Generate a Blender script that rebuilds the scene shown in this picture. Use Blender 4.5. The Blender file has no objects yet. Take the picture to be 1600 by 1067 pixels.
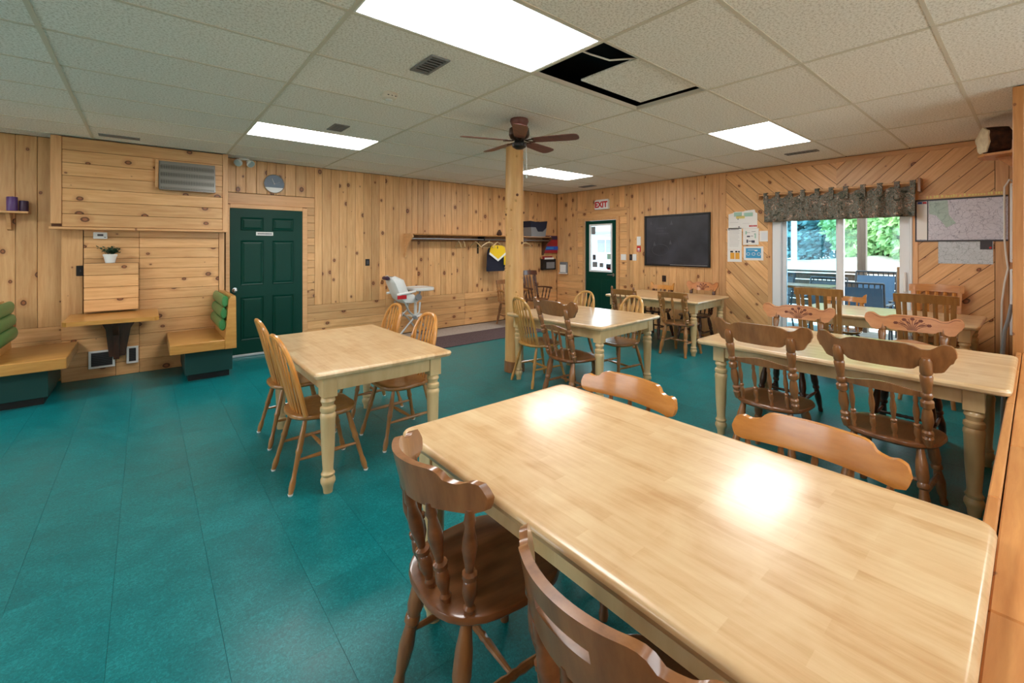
import bpy, math, random
from mathutils import Vector, Matrix
random.seed(11)
PI = math.pi
S = bpy.context.scene
COL = S.collection

# ------------------------------------------------------------------ camera
cd = bpy.data.cameras.new('camera'); cam = bpy.data.objects.new('camera', cd); COL.objects.link(cam)
cam.location = (0, 0, 1.5); cam.rotation_euler = (PI/2, 0, math.radians(-39.874))
cd.sensor_width = 36; cd.lens = 685/1600*36; cd.shift_y = -146.5/1600; cd.clip_start = .03; cd.clip_end = 300
S.camera = cam
# ------------------------------------------------------------------ world, exposure
w = bpy.data.worlds.new('world'); S.world = w; w.use_nodes = True
bg = w.node_tree.nodes['Background']
bg.inputs['Color'].default_value = (.80, .92, 1, 1); bg.inputs['Strength'].default_value = 4.2
S.view_settings.view_transform = 'Standard'; S.view_settings.look = 'None'
S.view_settings.exposure = 0.84; S.view_settings.gamma = 1.0; S.view_settings.use_curve_mapping = False
S.cycles.diffuse_bounces = 8
PANEL_POWER = 9.8          # brightness of the fluorescent ceiling panels
WX, WY, CZ = 7.22, 7.04, 2.72   # right wall, back wall, ceiling

# ------------------------------------------------------------------ mesh helpers
class MB:
    def __init__(s): s.v = []; s.f = []
    def add(s, v, f):
        o = len(s.v); s.v += [tuple(p) for p in v]; s.f += [tuple(i+o for i in q) for q in f]
        return s
    def box(s, x0, x1, y0, y1, z0, z1, c=0.0, M=None):
        if x1 < x0: x0, x1 = x1, x0
        if y1 < y0: y0, y1 = y1, y0
        if z1 < z0: z0, z1 = z1, z0
        X, Y, Z = (x0, x1), (y0, y1), (z0, z1)
        if c <= 0:
            v = [(X[i], Y[j], Z[k]) for i in (0, 1) for j in (0, 1) for k in (0, 1)]
            f = [(0,1,3,2),(4,6,7,5),(0,4,5,1),(2,3,7,6),(0,2,6,4),(1,5,7,3)]
        else:
            c = min(c, .45*min(x1-x0, y1-y0, z1-z0)); v = []; f = []
            idx = {}
            for i in (0, 1):
                for j in (0, 1):
                    for k in (0, 1):
                        p = (X[i], Y[j], Z[k]); d = (c if i == 0 else -c, c if j == 0 else -c, c if k == 0 else -c)
                        for a in range(3):
                            q = [p[t] if t == a else p[t]+d[t] for t in range(3)]
                            idx[i, j, k, a] = len(v); v.append(q)
            for a in range(3):
                b, e = (a+1) % 3, (a+2) % 3
                for sd in (0, 1):
                    q = []
                    for (m, n) in ((0,0),(1,0),(1,1),(0,1)):
                        t = [0,0,0]; t[a] = sd; t[b] = m; t[e] = n; q.append(idx[t[0],t[1],t[2],a])
                    f.append(q if sd else q[::-1])
                for (m, n) in ((0,0),(0,1),(1,0),(1,1)):   # edges along axis a
                    t0 = [0,0,0]; t1 = [0,0,0]; t0[b] = t1[b] = m; t0[e] = t1[e] = n; t1[a] = 1
                    q = [idx[(*t0, b)], idx[(*t1, b)], idx[(*t1, e)], idx[(*t0, e)]]
                    f.append(q if (m+n) % 2 == 0 else q[::-1])
            for i in (0, 1):
                for j in (0, 1):
                    for k in (0, 1):
                        q = [idx[i,j,k,a] for a in range(3)]; f.append(q if (i+j+k) % 2 else q[::-1])
        if M is not None: v = [M @ Vector(p) for p in v]
        return s.add(v, f)
    def cbox(s, c, d, ch=0.0, M=None):
        return s.box(c[0]-d[0]/2, c[0]+d[0]/2, c[1]-d[1]/2, c[1]+d[1]/2, c[2]-d[2]/2, c[2]+d[2]/2, ch, M)
    def lathe(s, p0, p1, prof, n=10, flat=1.0, up=None):
        p0, p1 = Vector(p0), Vector(p1); ax = (p1-p0).normalized()
        a = Vector(up) if up else (Vector((0,0,1)) if abs(ax.z) < .9 else Vector((1,0,0)))
        e1 = ax.cross(a).normalized(); e2 = ax.cross(e1)
        v = []; f = []
        for t, r in prof:
            for i in range(n):
                th = 2*PI*i/n
                v.append(p0+(p1-p0)*t + e1*r*math.cos(th) + e2*r*flat*math.sin(th))
        m = len(prof)
        for j in range(m-1):
            for i in range(n):
                k = (i+1) % n; f.append((j*n+i, j*n+k, (j+1)*n+k, (j+1)*n+i))
        f.append(tuple(range(n-1, -1, -1))); f.append(tuple((m-1)*n+i for i in range(n)))
        return s.add(v, f)
    def tube(s, pts, r, n=8, closed=False):
        pts = [Vector(p) for p in pts]; m = len(pts); rr = r if isinstance(r, (list, tuple)) else [r]*m
        v = []; f = []; prev = None
        for i, p in enumerate(pts):
            t = (pts[(i+1) % m]-pts[i-1]) if closed else (pts[min(i+1, m-1)]-pts[max(i-1, 0)])
            t.normalize()
            if prev is None:
                a = Vector((0,0,1)) if abs(t.z) < .9 else Vector((1,0,0)); e = t.cross(a).normalized()
            else:
                e = (prev - t*prev.dot(t)).normalized()
            prev = e; g = t.cross(e)
            for k in range(n):
                th = 2*PI*k/n; v.append(p+(e*math.cos(th)+g*math.sin(th))*rr[i])
        for j in range(m if closed else m-1):
            q = (j+1) % m
            for i in range(n):
                k = (i+1) % n; f.append((j*n+i, j*n+k, q*n+k, q*n+i))
        if not closed:
            f.append(tuple(range(n-1, -1, -1))); f.append(tuple((m-1)*n+i for i in range(n)))
        return s.add(v, f)
    def prism(s, poly, vec):
        poly = [Vector(p) for p in poly]; vec = Vector(vec); n = len(poly)
        v = poly+[p+vec for p in poly]
        f = [tuple(range(n-1, -1, -1)), tuple(range(n, 2*n))]+[(i, (i+1) % n, n+(i+1) % n, n+i) for i in range(n)]
        return s.add(v, f)
    def rings(s, rings, cap=True):
        n = len(rings[0]); v = [p for r in rings for p in r]; f = []
        for j in range(len(rings)-1):
            for i in range(n):
                k = (i+1) % n; f.append((j*n+i, j*n+k, (j+1)*n+k, (j+1)*n+i))
        if cap:
            f.append(tuple(range(n-1, -1, -1))); f.append(tuple((len(rings)-1)*n+i for i in range(n)))
        return s.add(v, f)
    def panel(s, zt, zb, wd, xf, t, nu=28, nv=4, hole=None):
        us = [math.sin(-PI/2+PI*i/nu) for i in range(nu+1)]
        us = [.55*u+.45*(-1+2*i/nu) for i, u in enumerate(us)]
        P = {}; v = []; f = []
        for sd in (0, 1):
            for i, u in enumerate(us):
                for j in range(nv+1):
                    z = zb(u)+(zt(u)-zb(u))*j/nv
                    P[sd, i, j] = len(v); v.append((xf(u, z)+(t/2 if sd else -t/2), u*wd/2, z))
        ok = lambda i, j: 0 <= i < nu and 0 <= j < nv and not (hole and hole[0] <= (us[i]+us[i+1])/2 <= hole[1] and hole[2] <= j <= hole[3])
        for i in range(nu):
            for j in range(nv):
                if not ok(i, j): continue
                f.append((P[1,i,j], P[1,i+1,j], P[1,i+1,j+1], P[1,i,j+1]))
                f.append((P[0,i,j], P[0,i,j+1], P[0,i+1,j+1], P[0,i+1,j]))
                for (di, dj, a, b) in ((-1,0,(i,j),(i,j+1)), (1,0,(i+1,j+1),(i+1,j)), (0,-1,(i+1,j),(i,j)), (0,1,(i,j+1),(i+1,j+1))):
                    if not ok(i+di, j+dj):
                        f.append((P[(0,)+a], P[(1,)+a], P[(1,)+b], P[(0,)+b]))
        return s.add(v, f)
    def build(s, name, mat, parent=None, loc=None, M=None, smooth=True):
        me = bpy.data.meshes.new(name); me.from_pydata(s.v, [], s.f); me.update()
        if mat: me.materials.append(mat)
        if smooth:
            me.polygons.foreach_set('use_smooth', [len(p.vertices) <= 4 for p in me.polygons]); me.set_sharp_from_angle(angle=math.radians(38))
        return link(name, me, parent, loc, M)
def link(name, me, parent=None, loc=None, M=None):
    o = bpy.data.objects.new(name, me); COL.objects.link(o)
    if parent: o.parent = parent
    if M is not None: o.matrix_local = M
    elif loc is not None: o.location = loc
    return o
def thing(name, label, cat, loc=(0,0,0), rz=0, group=None):
    o = bpy.data.objects.new(name, None); COL.objects.link(o); o.location = loc; o.rotation_euler = (0, 0, rz)
    o.empty_display_size = .1
    return tag(o, label, cat, group)
def tag(o, label, cat, group=None):
    o['label'] = label; o['category'] = cat
    if group: o['group'] = group
    return o
def structure(o, label=None, cat=None):
    o['kind'] = 'structure'
    if label: o['label'] = label; o['category'] = cat
    return o
def dup(root, loc, rz, label, group=None, mats=None):
    def cp(o, par):
        c = o.copy(); COL.objects.link(c); c.parent = par
        for ch in o.children: cp(ch, c)
        return c
    r = cp(root, None); r.location = loc; r.rotation_euler = (0, 0, rz); r['label'] = label
    if group: r['group'] = group
    return r
def frame(o, ex, ey, ez):
    ex, ey, ez, o = Vector(ex), Vector(ey), Vector(ez), Vector(o)
    return Matrix(((ex.x,ey.x,ez.x,o.x),(ex.y,ey.y,ez.y,o.y),(ex.z,ey.z,ez.z,o.z),(0,0,0,1)))

# ------------------------------------------------------------------ materials
def lin(r, g, b):
    f = lambda c: (c/255/12.92) if c/255 <= .04045 else ((c/255+.055)/1.055)**2.4
    return (f(r), f(g), f(b), 1)
class NT:
    def __init__(s, name):
        s.m = bpy.data.materials.new(name); s.m.use_nodes = True; s.t = s.m.node_tree; s.b = s.t.nodes['Principled BSDF']
    def n(s, typ, ins=None, **kw):
        o = s.t.nodes.new(typ)
        for k, v in kw.items(): setattr(o, k, v)
        for k, v in (ins or {}).items():
            if hasattr(v, 'is_linked') or isinstance(v, bpy.types.NodeSocket): s.t.links.new(v, o.inputs[k])
            else: o.inputs[k].default_value = v
        return o
    def to(s, sock, name): s.t.links.new(sock, s.b.inputs[name])
    def math(s, op, a, b=0.0, c=None):
        ins = {0: a, 1: b}
        if c is not None: ins[2] = c
        return s.n('ShaderNodeMath', ins, operation=op).outputs[0]
    def mix(s, fac, a, b, bt='MIX'):
        o = s.n('ShaderNodeMix', data_type='RGBA', blend_type=bt)
        for i, v in ((0, fac), (6, a), (7, b)):
            if isinstance(v, bpy.types.NodeSocket): s.t.links.new(v, o.inputs[i])
            else: o.inputs[i].default_value = v
        return o.outputs[2]
    def ramp(s, fac, stops, interp='LINEAR'):
        o = s.n('ShaderNodeValToRGB', {0: fac}); cr = o.color_ramp; cr.interpolation = interp
        while len(cr.elements) < len(stops): cr.elements.new(.5)
        for e, (p, c) in zip(cr.elements, stops): e.position = p; e.color = c
        return o.outputs[0]
def plain(name, col, rough=.5, metal=0, coat=0, emis=0, spec=.5):
    a = NT(name); a.b.inputs['Base Color'].default_value = col; a.b.inputs['Roughness'].default_value = rough
    a.b.inputs['Metallic'].default_value = metal; a.b.inputs['Coat Weight'].default_value = coat
    a.b.inputs['Specular IOR Level'].default_value = spec
    if emis:
        a.b.inputs['Emission Color'].default_value = col; a.b.inputs['Emission Strength'].default_value = emis
    return a.m
def mul(c, k): return (c[0]*k, c[1]*k, c[2]*k, 1)
def wood(name, ca, cb, rough=.4, coat=0.0, stretch=(1.6, 22, 22), knots=0.0, vary=.22, coat_rough=.1, bump=.15, spec=.5):
    a = NT(name)
    tc = a.n('ShaderNodeTexCoord'); oi = a.n('ShaderNodeObjectInfo')
    off = a.n('ShaderNodeVectorMath', {0: (37.1, 11.7, 5.3)}, operation='SCALE'); a.t.links.new(oi.outputs['Random'], off.inputs['Scale'])
    p = a.n('ShaderNodeVectorMath', {0: tc.outputs['Object'], 1: off.outputs[0]}, operation='ADD').outputs[0]
    warp = a.n('ShaderNodeTexNoise', {'Vector': p, 'Scale': 2.2, 'Detail': 2.0})
    wv = a.n('ShaderNodeVectorMath', {0: warp.outputs['Color'], 1: (.05, .05, .05)}, operation='MULTIPLY').outputs[0]
    q = a.n('ShaderNodeVectorMath', {0: p, 1: wv}, operation='ADD').outputs[0]
    mp = a.n('ShaderNodeMapping', {'Vector': q, 'Scale': stretch})
    g = a.n('ShaderNodeTexNoise', {'Vector': mp.outputs[0], 'Scale': 1.6, 'Detail': 5.0, 'Roughness': .6})
    col = a.ramp(g.outputs[0], [(.28, cb), (.5, mul([(x+y)/2 for x, y in zip(ca, cb)], 1)), (.72, ca)])
    rv = a.math('MULTIPLY_ADD', oi.outputs['Random'], vary, 1-vary/2)
    cl = a.n('ShaderNodeTexNoise', {'Vector': p, 'Scale': 1.3, 'Detail': 1.0})
    rv = a.math('MULTIPLY', rv, a.math('MULTIPLY_ADD', cl.outputs[0], .3, .85))
    hs = a.n('ShaderNodeHueSaturation', {'Color': col, 'Value': rv})
    col = hs.outputs[0]
    if knots:
        km = a.n('ShaderNodeMapping', {'Vector': p, 'Scale': (.75, 1, 0)})
        vo = a.n('ShaderNodeTexVoronoi', {'Vector': km.outputs[0], 'Scale': 4.6}, voronoi_dimensions='2D', feature='F1')
        rc = a.n('ShaderNodeSeparateColor', {0: vo.outputs['Color']})
        wob = a.n('ShaderNodeTexNoise', {'Vector': p, 'Scale': 40.0})
        d = a.math('ADD', vo.outputs['Distance'], a.math('MULTIPLY_ADD', wob.outputs[0], .03, -.015))
        r = a.math('MULTIPLY_ADD', rc.outputs[0], .125*knots, -.045)
        k = a.math('DIVIDE', a.math('SUBTRACT', r, d), .022)
        k = a.n('ShaderNodeClamp', {0: k}).outputs[0]
        inner = a.n('ShaderNodeClamp', {0: a.math('DIVIDE', a.math('SUBTRACT', a.math('MULTIPLY', r, .55), d), .012)}).outputs[0]
        kc = a.mix(inner, lin(84, 44, 22), lin(150, 88, 52))
        halo = a.n('ShaderNodeClamp', {0: a.math('DIVIDE', a.math('SUBTRACT', a.math('MULTIPLY', r, 2.2), d), .12)}).outputs[0]
        col = a.mix(a.math('MULTIPLY', halo, .35), col, lin(170, 105, 58))
        col = a.mix(a.math('MULTIPLY', k, .9), col, kc)
    a.to(col, 'Base Color'); a.b.inputs['Roughness'].default_value = rough
    a.b.inputs['Coat Weight'].default_value = coat; a.b.inputs['Coat Roughness'].default_value = coat_rough
    a.b.inputs['Specular IOR Level'].default_value = spec
    if bump:
        b = a.n('ShaderNodeBump', {'Height': g.outputs[0], 'Strength': bump, 'Distance': .004}); a.to(b.outputs[0], 'Normal')
    return a.m
def stave_wood(name, ca, cb, rough, coat, coat_rough):
    a = NT(name); tc = a.n('ShaderNodeTexCoord'); oi = a.n('ShaderNodeObjectInfo')
    off = a.n('ShaderNodeVectorMath', {0: (7.1, 3.7, 0)}, operation='SCALE'); a.t.links.new(oi.outputs['Random'], off.inputs['Scale'])
    p = a.n('ShaderNodeVectorMath', {0: tc.outputs['Object'], 1: off.outputs[0]}, operation='ADD').outputs[0]
    br = a.n('ShaderNodeTexBrick', {'Vector': p, 'Color1': (0,0,0,1), 'Color2': (1,1,1,1), 'Mortar': (.45,.45,.45,1), 'Scale': 1.0,
             'Mortar Size': .0006, 'Mortar Smooth': .2, 'Bias': -.05, 'Brick Width': .36, 'Row Height': .052}, offset=.37, offset_frequency=2)
    mp = a.n('ShaderNodeMapping', {'Vector': p, 'Scale': (3.0, 34, 34)})
    g = a.n('ShaderNodeTexNoise', {'Vector': mp.outputs[0], 'Scale': 1.5, 'Detail': 6.0, 'Roughness': .62})
    n2 = a.n('ShaderNodeTexNoise', {'Vector': p, 'Scale': 6.0, 'Detail': 4.0, 'Distortion': .8})
    f = a.math('ADD', a.math('MULTIPLY', br.outputs['Color'], .24), a.math('MULTIPLY', g.outputs[0], .62))
    f = a.math('ADD', f, a.math('MULTIPLY_ADD', n2.outputs[0], .7, -.32))
    col = a.ramp(f, [(.12, mul(cb, .93)), (.42, mul([(x+y)/2 for x, y in zip(ca, cb)], 1)), (.75, ca)])
    a.to(col, 'Base Color'); a.b.inputs['Roughness'].default_value = rough
    a.b.inputs['Coat Weight'].default_value = coat; a.b.inputs['Coat Roughness'].default_value = coat_rough
    sc = a.n('ShaderNodeTexNoise', {'Vector': p, 'Scale': 9.0, 'Detail': 4.0})
    b = a.n('ShaderNodeBump', {'Height': sc.outputs[0], 'Strength': .05, 'Distance': .002}); a.t.links.new(b.outputs[0], a.b.inputs['Coat Normal'])
    return a.m

M = {}
M['pine'] = wood('pine', lin(234, 186, 130), lin(210, 154, 97), rough=.42, knots=1.5, vary=.26)
M['pine_trim'] = wood('pine_trim', lin(226, 176, 124), lin(204, 150, 98), rough=.42, knots=.8, vary=.2)
M['pine_amber'] = wood('pine_amber', lin(212, 150, 88), lin(184, 118, 62), rough=.38, knots=.8, vary=.2)
M['backing'] = plain('backing', lin(90, 58, 34), .8)
M['maple'] = stave_wood('maple', lin(226, 198, 154), lin(196, 150, 98), .32, .42, .14)
M['cream_wood'] = wood('cream_wood', lin(222, 192, 142), lin(206, 172, 120), rough=.35, coat=.3, stretch=(9, 9, 1.5), vary=.06, bump=.03)
M['honey'] = wood('honey', lin(216, 154, 78), lin(190, 122, 54), rough=.3, coat=.4, stretch=(14, 14, 2), vary=.1, bump=.04)
M['honey_pale'] = wood('honey_pale', lin(220, 176, 106), lin(196, 146, 80), rough=.3, coat=.4, stretch=(14, 14, 2), vary=.1, bump=.04)
M['honey_olive'] = wood('honey_olive', lin(204, 156, 84), lin(178, 126, 60), rough=.3, coat=.4, stretch=(14, 14, 2), vary=.1, bump=.04)
M['tawny'] = wood('tawny', lin(182, 128, 70), lin(150, 98, 48), rough=.3, coat=.4, stretch=(14, 14, 2), vary=.1, bump=.04)
M['amber'] = wood('amber', lin(206, 140, 68), lin(178, 110, 46), rough=.25, coat=.55, stretch=(14, 2.5, 14), vary=.1, bump=.04)
M['brown'] = wood('brown', lin(158, 106, 62), lin(118, 74, 40), rough=.28, coat=.5, stretch=(14, 14, 2.5), vary=.12, bump=.05)
M['brown_deep'] = wood('brown_deep', lin(134, 84, 48), lin(98, 58, 30), rough=.28, coat=.5, stretch=(2.5, 14, 14), vary=.12, bump=.05)
M['walnut'] = wood('walnut', lin(96, 52, 32), lin(64, 34, 22), rough=.32, coat=.4, stretch=(14, 14, 2.5), vary=.12, bump=.05)
M['rosy'] = wood('rosy', lin(208, 142, 90), lin(184, 116, 68), rough=.32, coat=.4, stretch=(14, 2.5, 14), vary=.08, bump=.04)
M['oak'] = wood('oak', lin(208, 154, 80), lin(182, 124, 56), rough=.35, coat=.35, stretch=(2, 20, 20), vary=.1, bump=.06)
M['log'] = wood('log', lin(226, 180, 118), lin(196, 142, 80), rough=.45, stretch=(9, 9, .9), vary=.05, bump=.12)
M['knot'] = plain('knot', lin(104, 62, 34), .6)
M['carve'] = plain('carve', lin(112, 58, 40), .6)
M['door_green'] = plain('door_green', lin(0, 58, 46), .42, spec=.22)
M['base_green'] = plain('base_green', lin(10, 66, 62), .5)
M['chrome'] = plain('chrome', lin(200, 200, 198), .22, 1)
M['steel'] = plain('steel', lin(150, 150, 150), .35, 1)
M['black'] = plain('black', lin(20, 20, 22), .4)
M['dark_metal'] = plain('dark_metal', lin(40, 36, 34), .35, .6)
M['white'] = plain('white', lin(236, 236, 234), .45)
M['white_paint'] = plain('white_paint', lin(228, 230, 232), .4)
M['paper'] = plain('paper', lin(238, 236, 232), .7)
M['ink'] = plain('ink', lin(78, 78, 92), .7)
M['red'] = plain('red', lin(196, 26, 34), .45)
M['red_box'] = plain('red_box', lin(158, 34, 42), .5)
M['blue'] = plain('blue', lin(30, 84, 190), .5)
M['sky_blue'] = plain('sky_blue', lin(64, 158, 206), .6)
M['orange_paper'] = plain('orange_paper', lin(232, 168, 62), .7)
M['yellow_paper'] = plain('yellow_paper', lin(232, 216, 130), .7)
M['mint'] = plain('mint', lin(168, 206, 188), .7)
M['grey'] = plain('grey', lin(128, 128, 130), .55)
M['grey_dark'] = plain('grey_dark', lin(70, 70, 76), .6)
M['slate_blue'] = plain('slate_blue', lin(92, 108, 126), .4)
M['navy'] = plain('navy', lin(24, 26, 44), .85)
M['yellow'] = plain('yellow', lin(238, 196, 28), .8)
M['purple'] = plain('purple', lin(92, 62, 118), .4)
M['purple_dark'] = plain('purple_dark', lin(62, 40, 66), .45)
M['vinyl_green'] = plain('vinyl_green', lin(58, 132, 72), .38, coat=.15)
M['alu'] = plain('alu', lin(205, 208, 210), .35, .7)
M['tbar'] = plain('tbar', lin(216, 208, 192), .6)
M['void'] = plain('void', lin(26, 34, 44), .9)
M['gold'] = plain('gold', lin(200, 160, 60), .5)
M['hub_bronze'] = plain('hub_bronze', lin(70, 52, 42), .3, .8)
M['blade'] = wood('blade', lin(126, 72, 62), lin(98, 54, 46), rough=.4, stretch=(2, 20, 20), vary=.05, bump=.03)
M['wire'] = plain('wire', lin(225, 222, 212), .5)
M['cable_grey'] = plain('cable_grey', lin(120, 118, 118), .5)

def speckled(name, base, dark, scale, amount, rough, bump):
    a = NT(name); tc = a.n('ShaderNodeTexCoord'); oi = a.n('ShaderNodeObjectInfo')
    off = a.n('ShaderNodeVectorMath', {0: (17.1, 13.7, 0)}, operation='SCALE'); a.t.links.new(oi.outputs['Random'], off.inputs['Scale'])
    p = a.n('ShaderNodeVectorMath', {0: tc.outputs['Object'], 1: off.outputs[0]}, operation='ADD').outputs[0]
    n = a.n('ShaderNodeTexNoise', {'Vector': p, 'Scale': scale, 'Detail': 3.0, 'Roughness': .7})
    fac = a.ramp(n.outputs[0], [(.40, (1,1,1,1)), (.52, (0,0,0,1))])
    col = a.mix(a.math('MULTIPLY', fac, amount), base, dark)
    hs = a.n('ShaderNodeHueSaturation', {'Color': col, 'Value': a.math('MULTIPLY_ADD', oi.outputs['Random'], .06, .97)})
    a.to(hs.outputs[0], 'Base Color'); a.b.inputs['Roughness'].default_value = rough; a.b.inputs['Specular IOR Level'].default_value = .2
    b = a.n('ShaderNodeBump', {'Height': n.outputs[0], 'Strength': bump, 'Distance': .004}); a.to(b.outputs[0], 'Normal')
    return a.m
M['ceiling_tile'] = speckled('ceiling_tile', lin(250, 246, 240), lin(194, 186, 172), 75.0, .6, .85, .5)
M['mat_dark'] = speckled('mat_dark', lin(96, 80, 82), lin(70, 58, 60), 60.0, .8, .9, .4)
M['entry_grey'] = speckled('entry_grey', lin(176, 168, 160), lin(150, 142, 136), 30.0, .6, .5, .1)
def vinyl():
    a = NT('vinyl_tile'); tc = a.n('ShaderNodeTexCoord'); oi = a.n('ShaderNodeObjectInfo')
    off = a.n('ShaderNodeVectorMath', {0: (57.1, 33.7, 0)}, operation='SCALE'); a.t.links.new(oi.outputs['Random'], off.inputs['Scale'])
    p = a.n('ShaderNodeVectorMath', {0: tc.outputs['Object'], 1: off.outputs[0]}, operation='ADD').outputs[0]
    n = a.n('ShaderNodeTexNoise', {'Vector': p, 'Scale': 85.0, 'Detail': 5.0, 'Roughness': .7, 'Distortion': 1.2})
    n2 = a.n('ShaderNodeTexNoise', {'Vector': p, 'Scale': 7.0, 'Detail': 3.0})
    f = a.math('ADD', a.math('MULTIPLY', n.outputs[0], .75), a.math('MULTIPLY', n2.outputs[0], .25))
    col = a.ramp(f, [(.32, lin(0, 84, 90)), (.5, lin(0, 110, 114)), (.68, lin(34, 142, 146))])
    hs = a.n('ShaderNodeHueSaturation', {'Color': col, 'Value': a.math('MULTIPLY_ADD', oi.outputs['Random'], .12, .94)})
    a.to(hs.outputs[0], 'Base Color')
    a.to(a.math('MULTIPLY_ADD', n2.outputs[0], .16, .26), 'Roughness'); a.b.inputs['Specular IOR Level'].default_value = .36
    return a.m
M['vinyl'] = vinyl()
M['vinyl_joint'] = plain('vinyl_joint', lin(2, 66, 68), .5)
def emit(name, col, st):
    a = NT(name); e = a.n('ShaderNodeEmission', {'Color': col, 'Strength': st})
    a.t.links.new(e.outputs[0], a.t.nodes['Material Output'].inputs[0]); return a.m
M['diffuser'] = emit('diffuser', (1, .98, .955, 1), PANEL_POWER)
def glass(name, tint):
    a = NT(name); tr = a.n('ShaderNodeBsdfTransparent', {'Color': tint}); gl = a.n('ShaderNodeBsdfGlossy', {'Roughness': .02})
    fr = a.n('ShaderNodeFresnel', {'IOR': 1.35}); mx = a.n('ShaderNodeMixShader', {0: fr.outputs[0], 1: tr.outputs[0], 2: gl.outputs[0]})
    a.t.links.new(mx.outputs[0], a.t.nodes['Material Output'].inputs[0]); return a.m
M['glass'] = glass('glass', (.93, .97, .97, 1)); M['glass_tint'] = glass('glass_tint', (.66, .86, .94, 1))
def camo():
    a = NT('camo'); tc = a.n('ShaderNodeTexCoord')
    n = a.n('ShaderNodeTexNoise', {'Vector': tc.outputs['Object'], 'Scale': 17.0, 'Detail': 4.0, 'Roughness': .7, 'Distortion': .8})
    cols = [(0, lin(44, 48, 44)), (.38, lin(92, 98, 84)), (.44, lin(116, 96, 82)), (.49, lin(134, 140, 130)), (.535, lin(62, 66, 60)), (.58, lin(158, 124, 104)), (.63, lin(188, 184, 168)), (.68, lin(74, 72, 62))]
    a.to(a.ramp(n.outputs[0], cols, 'CONSTANT'), 'Base Color'); a.b.inputs['Roughness'].default_value = .9; return a.m
M['camo'] = camo()
def mapmat(name, base, line, scale, seed):
    a = NT(name); tc = a.n('ShaderNodeTexCoord')
    p = a.n('ShaderNodeVectorMath', {0: tc.outputs['Object'], 1: (seed, seed*2, seed)}, operation='ADD').outputs[0]
    nz = a.n('ShaderNodeTexNoise', {'Vector': p, 'Scale': 9.0, 'Detail': 4.0})
    q = a.n('ShaderNodeVectorMath', {0: p, 1: a.n('ShaderNodeVectorMath', {0: nz.outputs['Color'], 1: (.12,.12,.12)}, operation='MULTIPLY').outputs[0]}, operation='ADD').outputs[0]
    v = a.n('ShaderNodeTexVoronoi', {'Vector': q, 'Scale': scale}, feature='DISTANCE_TO_EDGE')
    v2 = a.n('ShaderNodeTexVoronoi', {'Vector': q, 'Scale': scale*2.3}, feature='DISTANCE_TO_EDGE')
    f = a.math('ADD', a.ramp(v.outputs[0], [(.0, (.7,.7,.7,1)), (.04, (0,0,0,1))]), a.ramp(v2.outputs[0], [(.0, (.35,.35,.35,1)), (.05, (0,0,0,1))]))
    n2 = a.n('ShaderNodeTexNoise', {'Vector': p, 'Scale': 5.0})
    c = a.mix(a.ramp(n2.outputs[0], [(.5, (0,0,0,1)), (.62, (.5,.5,.5,1))]), base, mul(base, .86))
    a.to(a.mix(f, c, line), 'Base Color'); a.b.inputs['Roughness'].default_value = .4; return a.m
M['map_a'] = mapmat('map_a', lin(214, 212, 222), lin(130, 128, 150), 17.0, 3.3)
M['map_b'] = mapmat('map_b', lin(206, 214, 220), lin(120, 138, 142), 19.0, 7.7)
M['park'] = mapmat('park', lin(178, 200, 190), lin(130, 150, 146), 14.0, 1.1)
def chalk():
    a = NT('chalkboard_slate'); tc = a.n('ShaderNodeTexCoord')
    n = a.n('ShaderNodeTexNoise', {'Vector': tc.outputs['Object'], 'Scale': 3.0, 'Detail': 3.0})
    a.to(a.ramp(n.outputs[0], [(.35, lin(40, 42, 50)), (.7, lin(62, 64, 74))]), 'Base Color'); a.b.inputs['Roughness'].default_value = .38; return a.m
M['chalk'] = chalk()
M['chalk_dust'] = plain('chalk_dust', lin(84, 86, 92), .8)
def perforated():
    a = NT('perforated_steel'); tc = a.n('ShaderNodeTexCoord')
    v = a.n('ShaderNodeTexVoronoi', {'Vector': tc.outputs['Object'], 'Scale': 62.0, 'Randomness': 0.0}, feature='F1')
    a.to(a.ramp(v.outputs['Distance'], [(.34, lin(24, 24, 26)), (.42, lin(150, 148, 142))]), 'Base Color')
    a.b.inputs['Metallic'].default_value = .6; a.b.inputs['Roughness'].default_value = .4; return a.m
M['perforated'] = perforated()
def bark(name, ca, cb, sc):
    a = NT(name); tc = a.n('ShaderNodeTexCoord')
    n = a.n('ShaderNodeTexNoise', {'Vector': tc.outputs['Object'], 'Scale': sc, 'Detail': 5.0})
    a.to(a.ramp(n.outputs[0], [(.35, ca), (.65, cb)]), 'Base Color'); a.b.inputs['Roughness'].default_value = .9
    b = a.n('ShaderNodeBump', {'Height': n.outputs[0], 'Strength': .8, 'Distance': .01}); a.to(b.outputs[0], 'Normal'); return a.m
M['bark'] = bark('bark', lin(46, 26, 18), lin(86, 54, 36), 22.0)
M['pith'] = bark('pith', lin(206, 184, 150), lin(232, 216, 184), 16.0)
M['trunk'] = bark('trunk', lin(96, 84, 70), lin(140, 124, 104), 8.0)
M['gravel'] = bark('gravel', lin(206, 198, 184), lin(226, 220, 208), 3.0)
M['deck'] = wood('deck', lin(150, 146, 140), lin(126, 122, 116), rough=.7, stretch=(1, 20, 20), vary=.2)
M['deck_post'] = wood('deck_post', lin(104, 86, 72), lin(82, 66, 54), rough=.7, stretch=(20, 20, 1), vary=.1)
M['patio_blue'] = plain('patio_blue', lin(52, 82, 108), .6)
M['patio_black'] = plain('patio_black', lin(30, 36, 44), .5)
M['siding'] = plain('siding', lin(176, 184, 194), .6)
M['roofing'] = plain('roofing', lin(120, 124, 126), .8)
M['pane_grey'] = plain('pane_grey', lin(110, 116, 124), .15)
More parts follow.
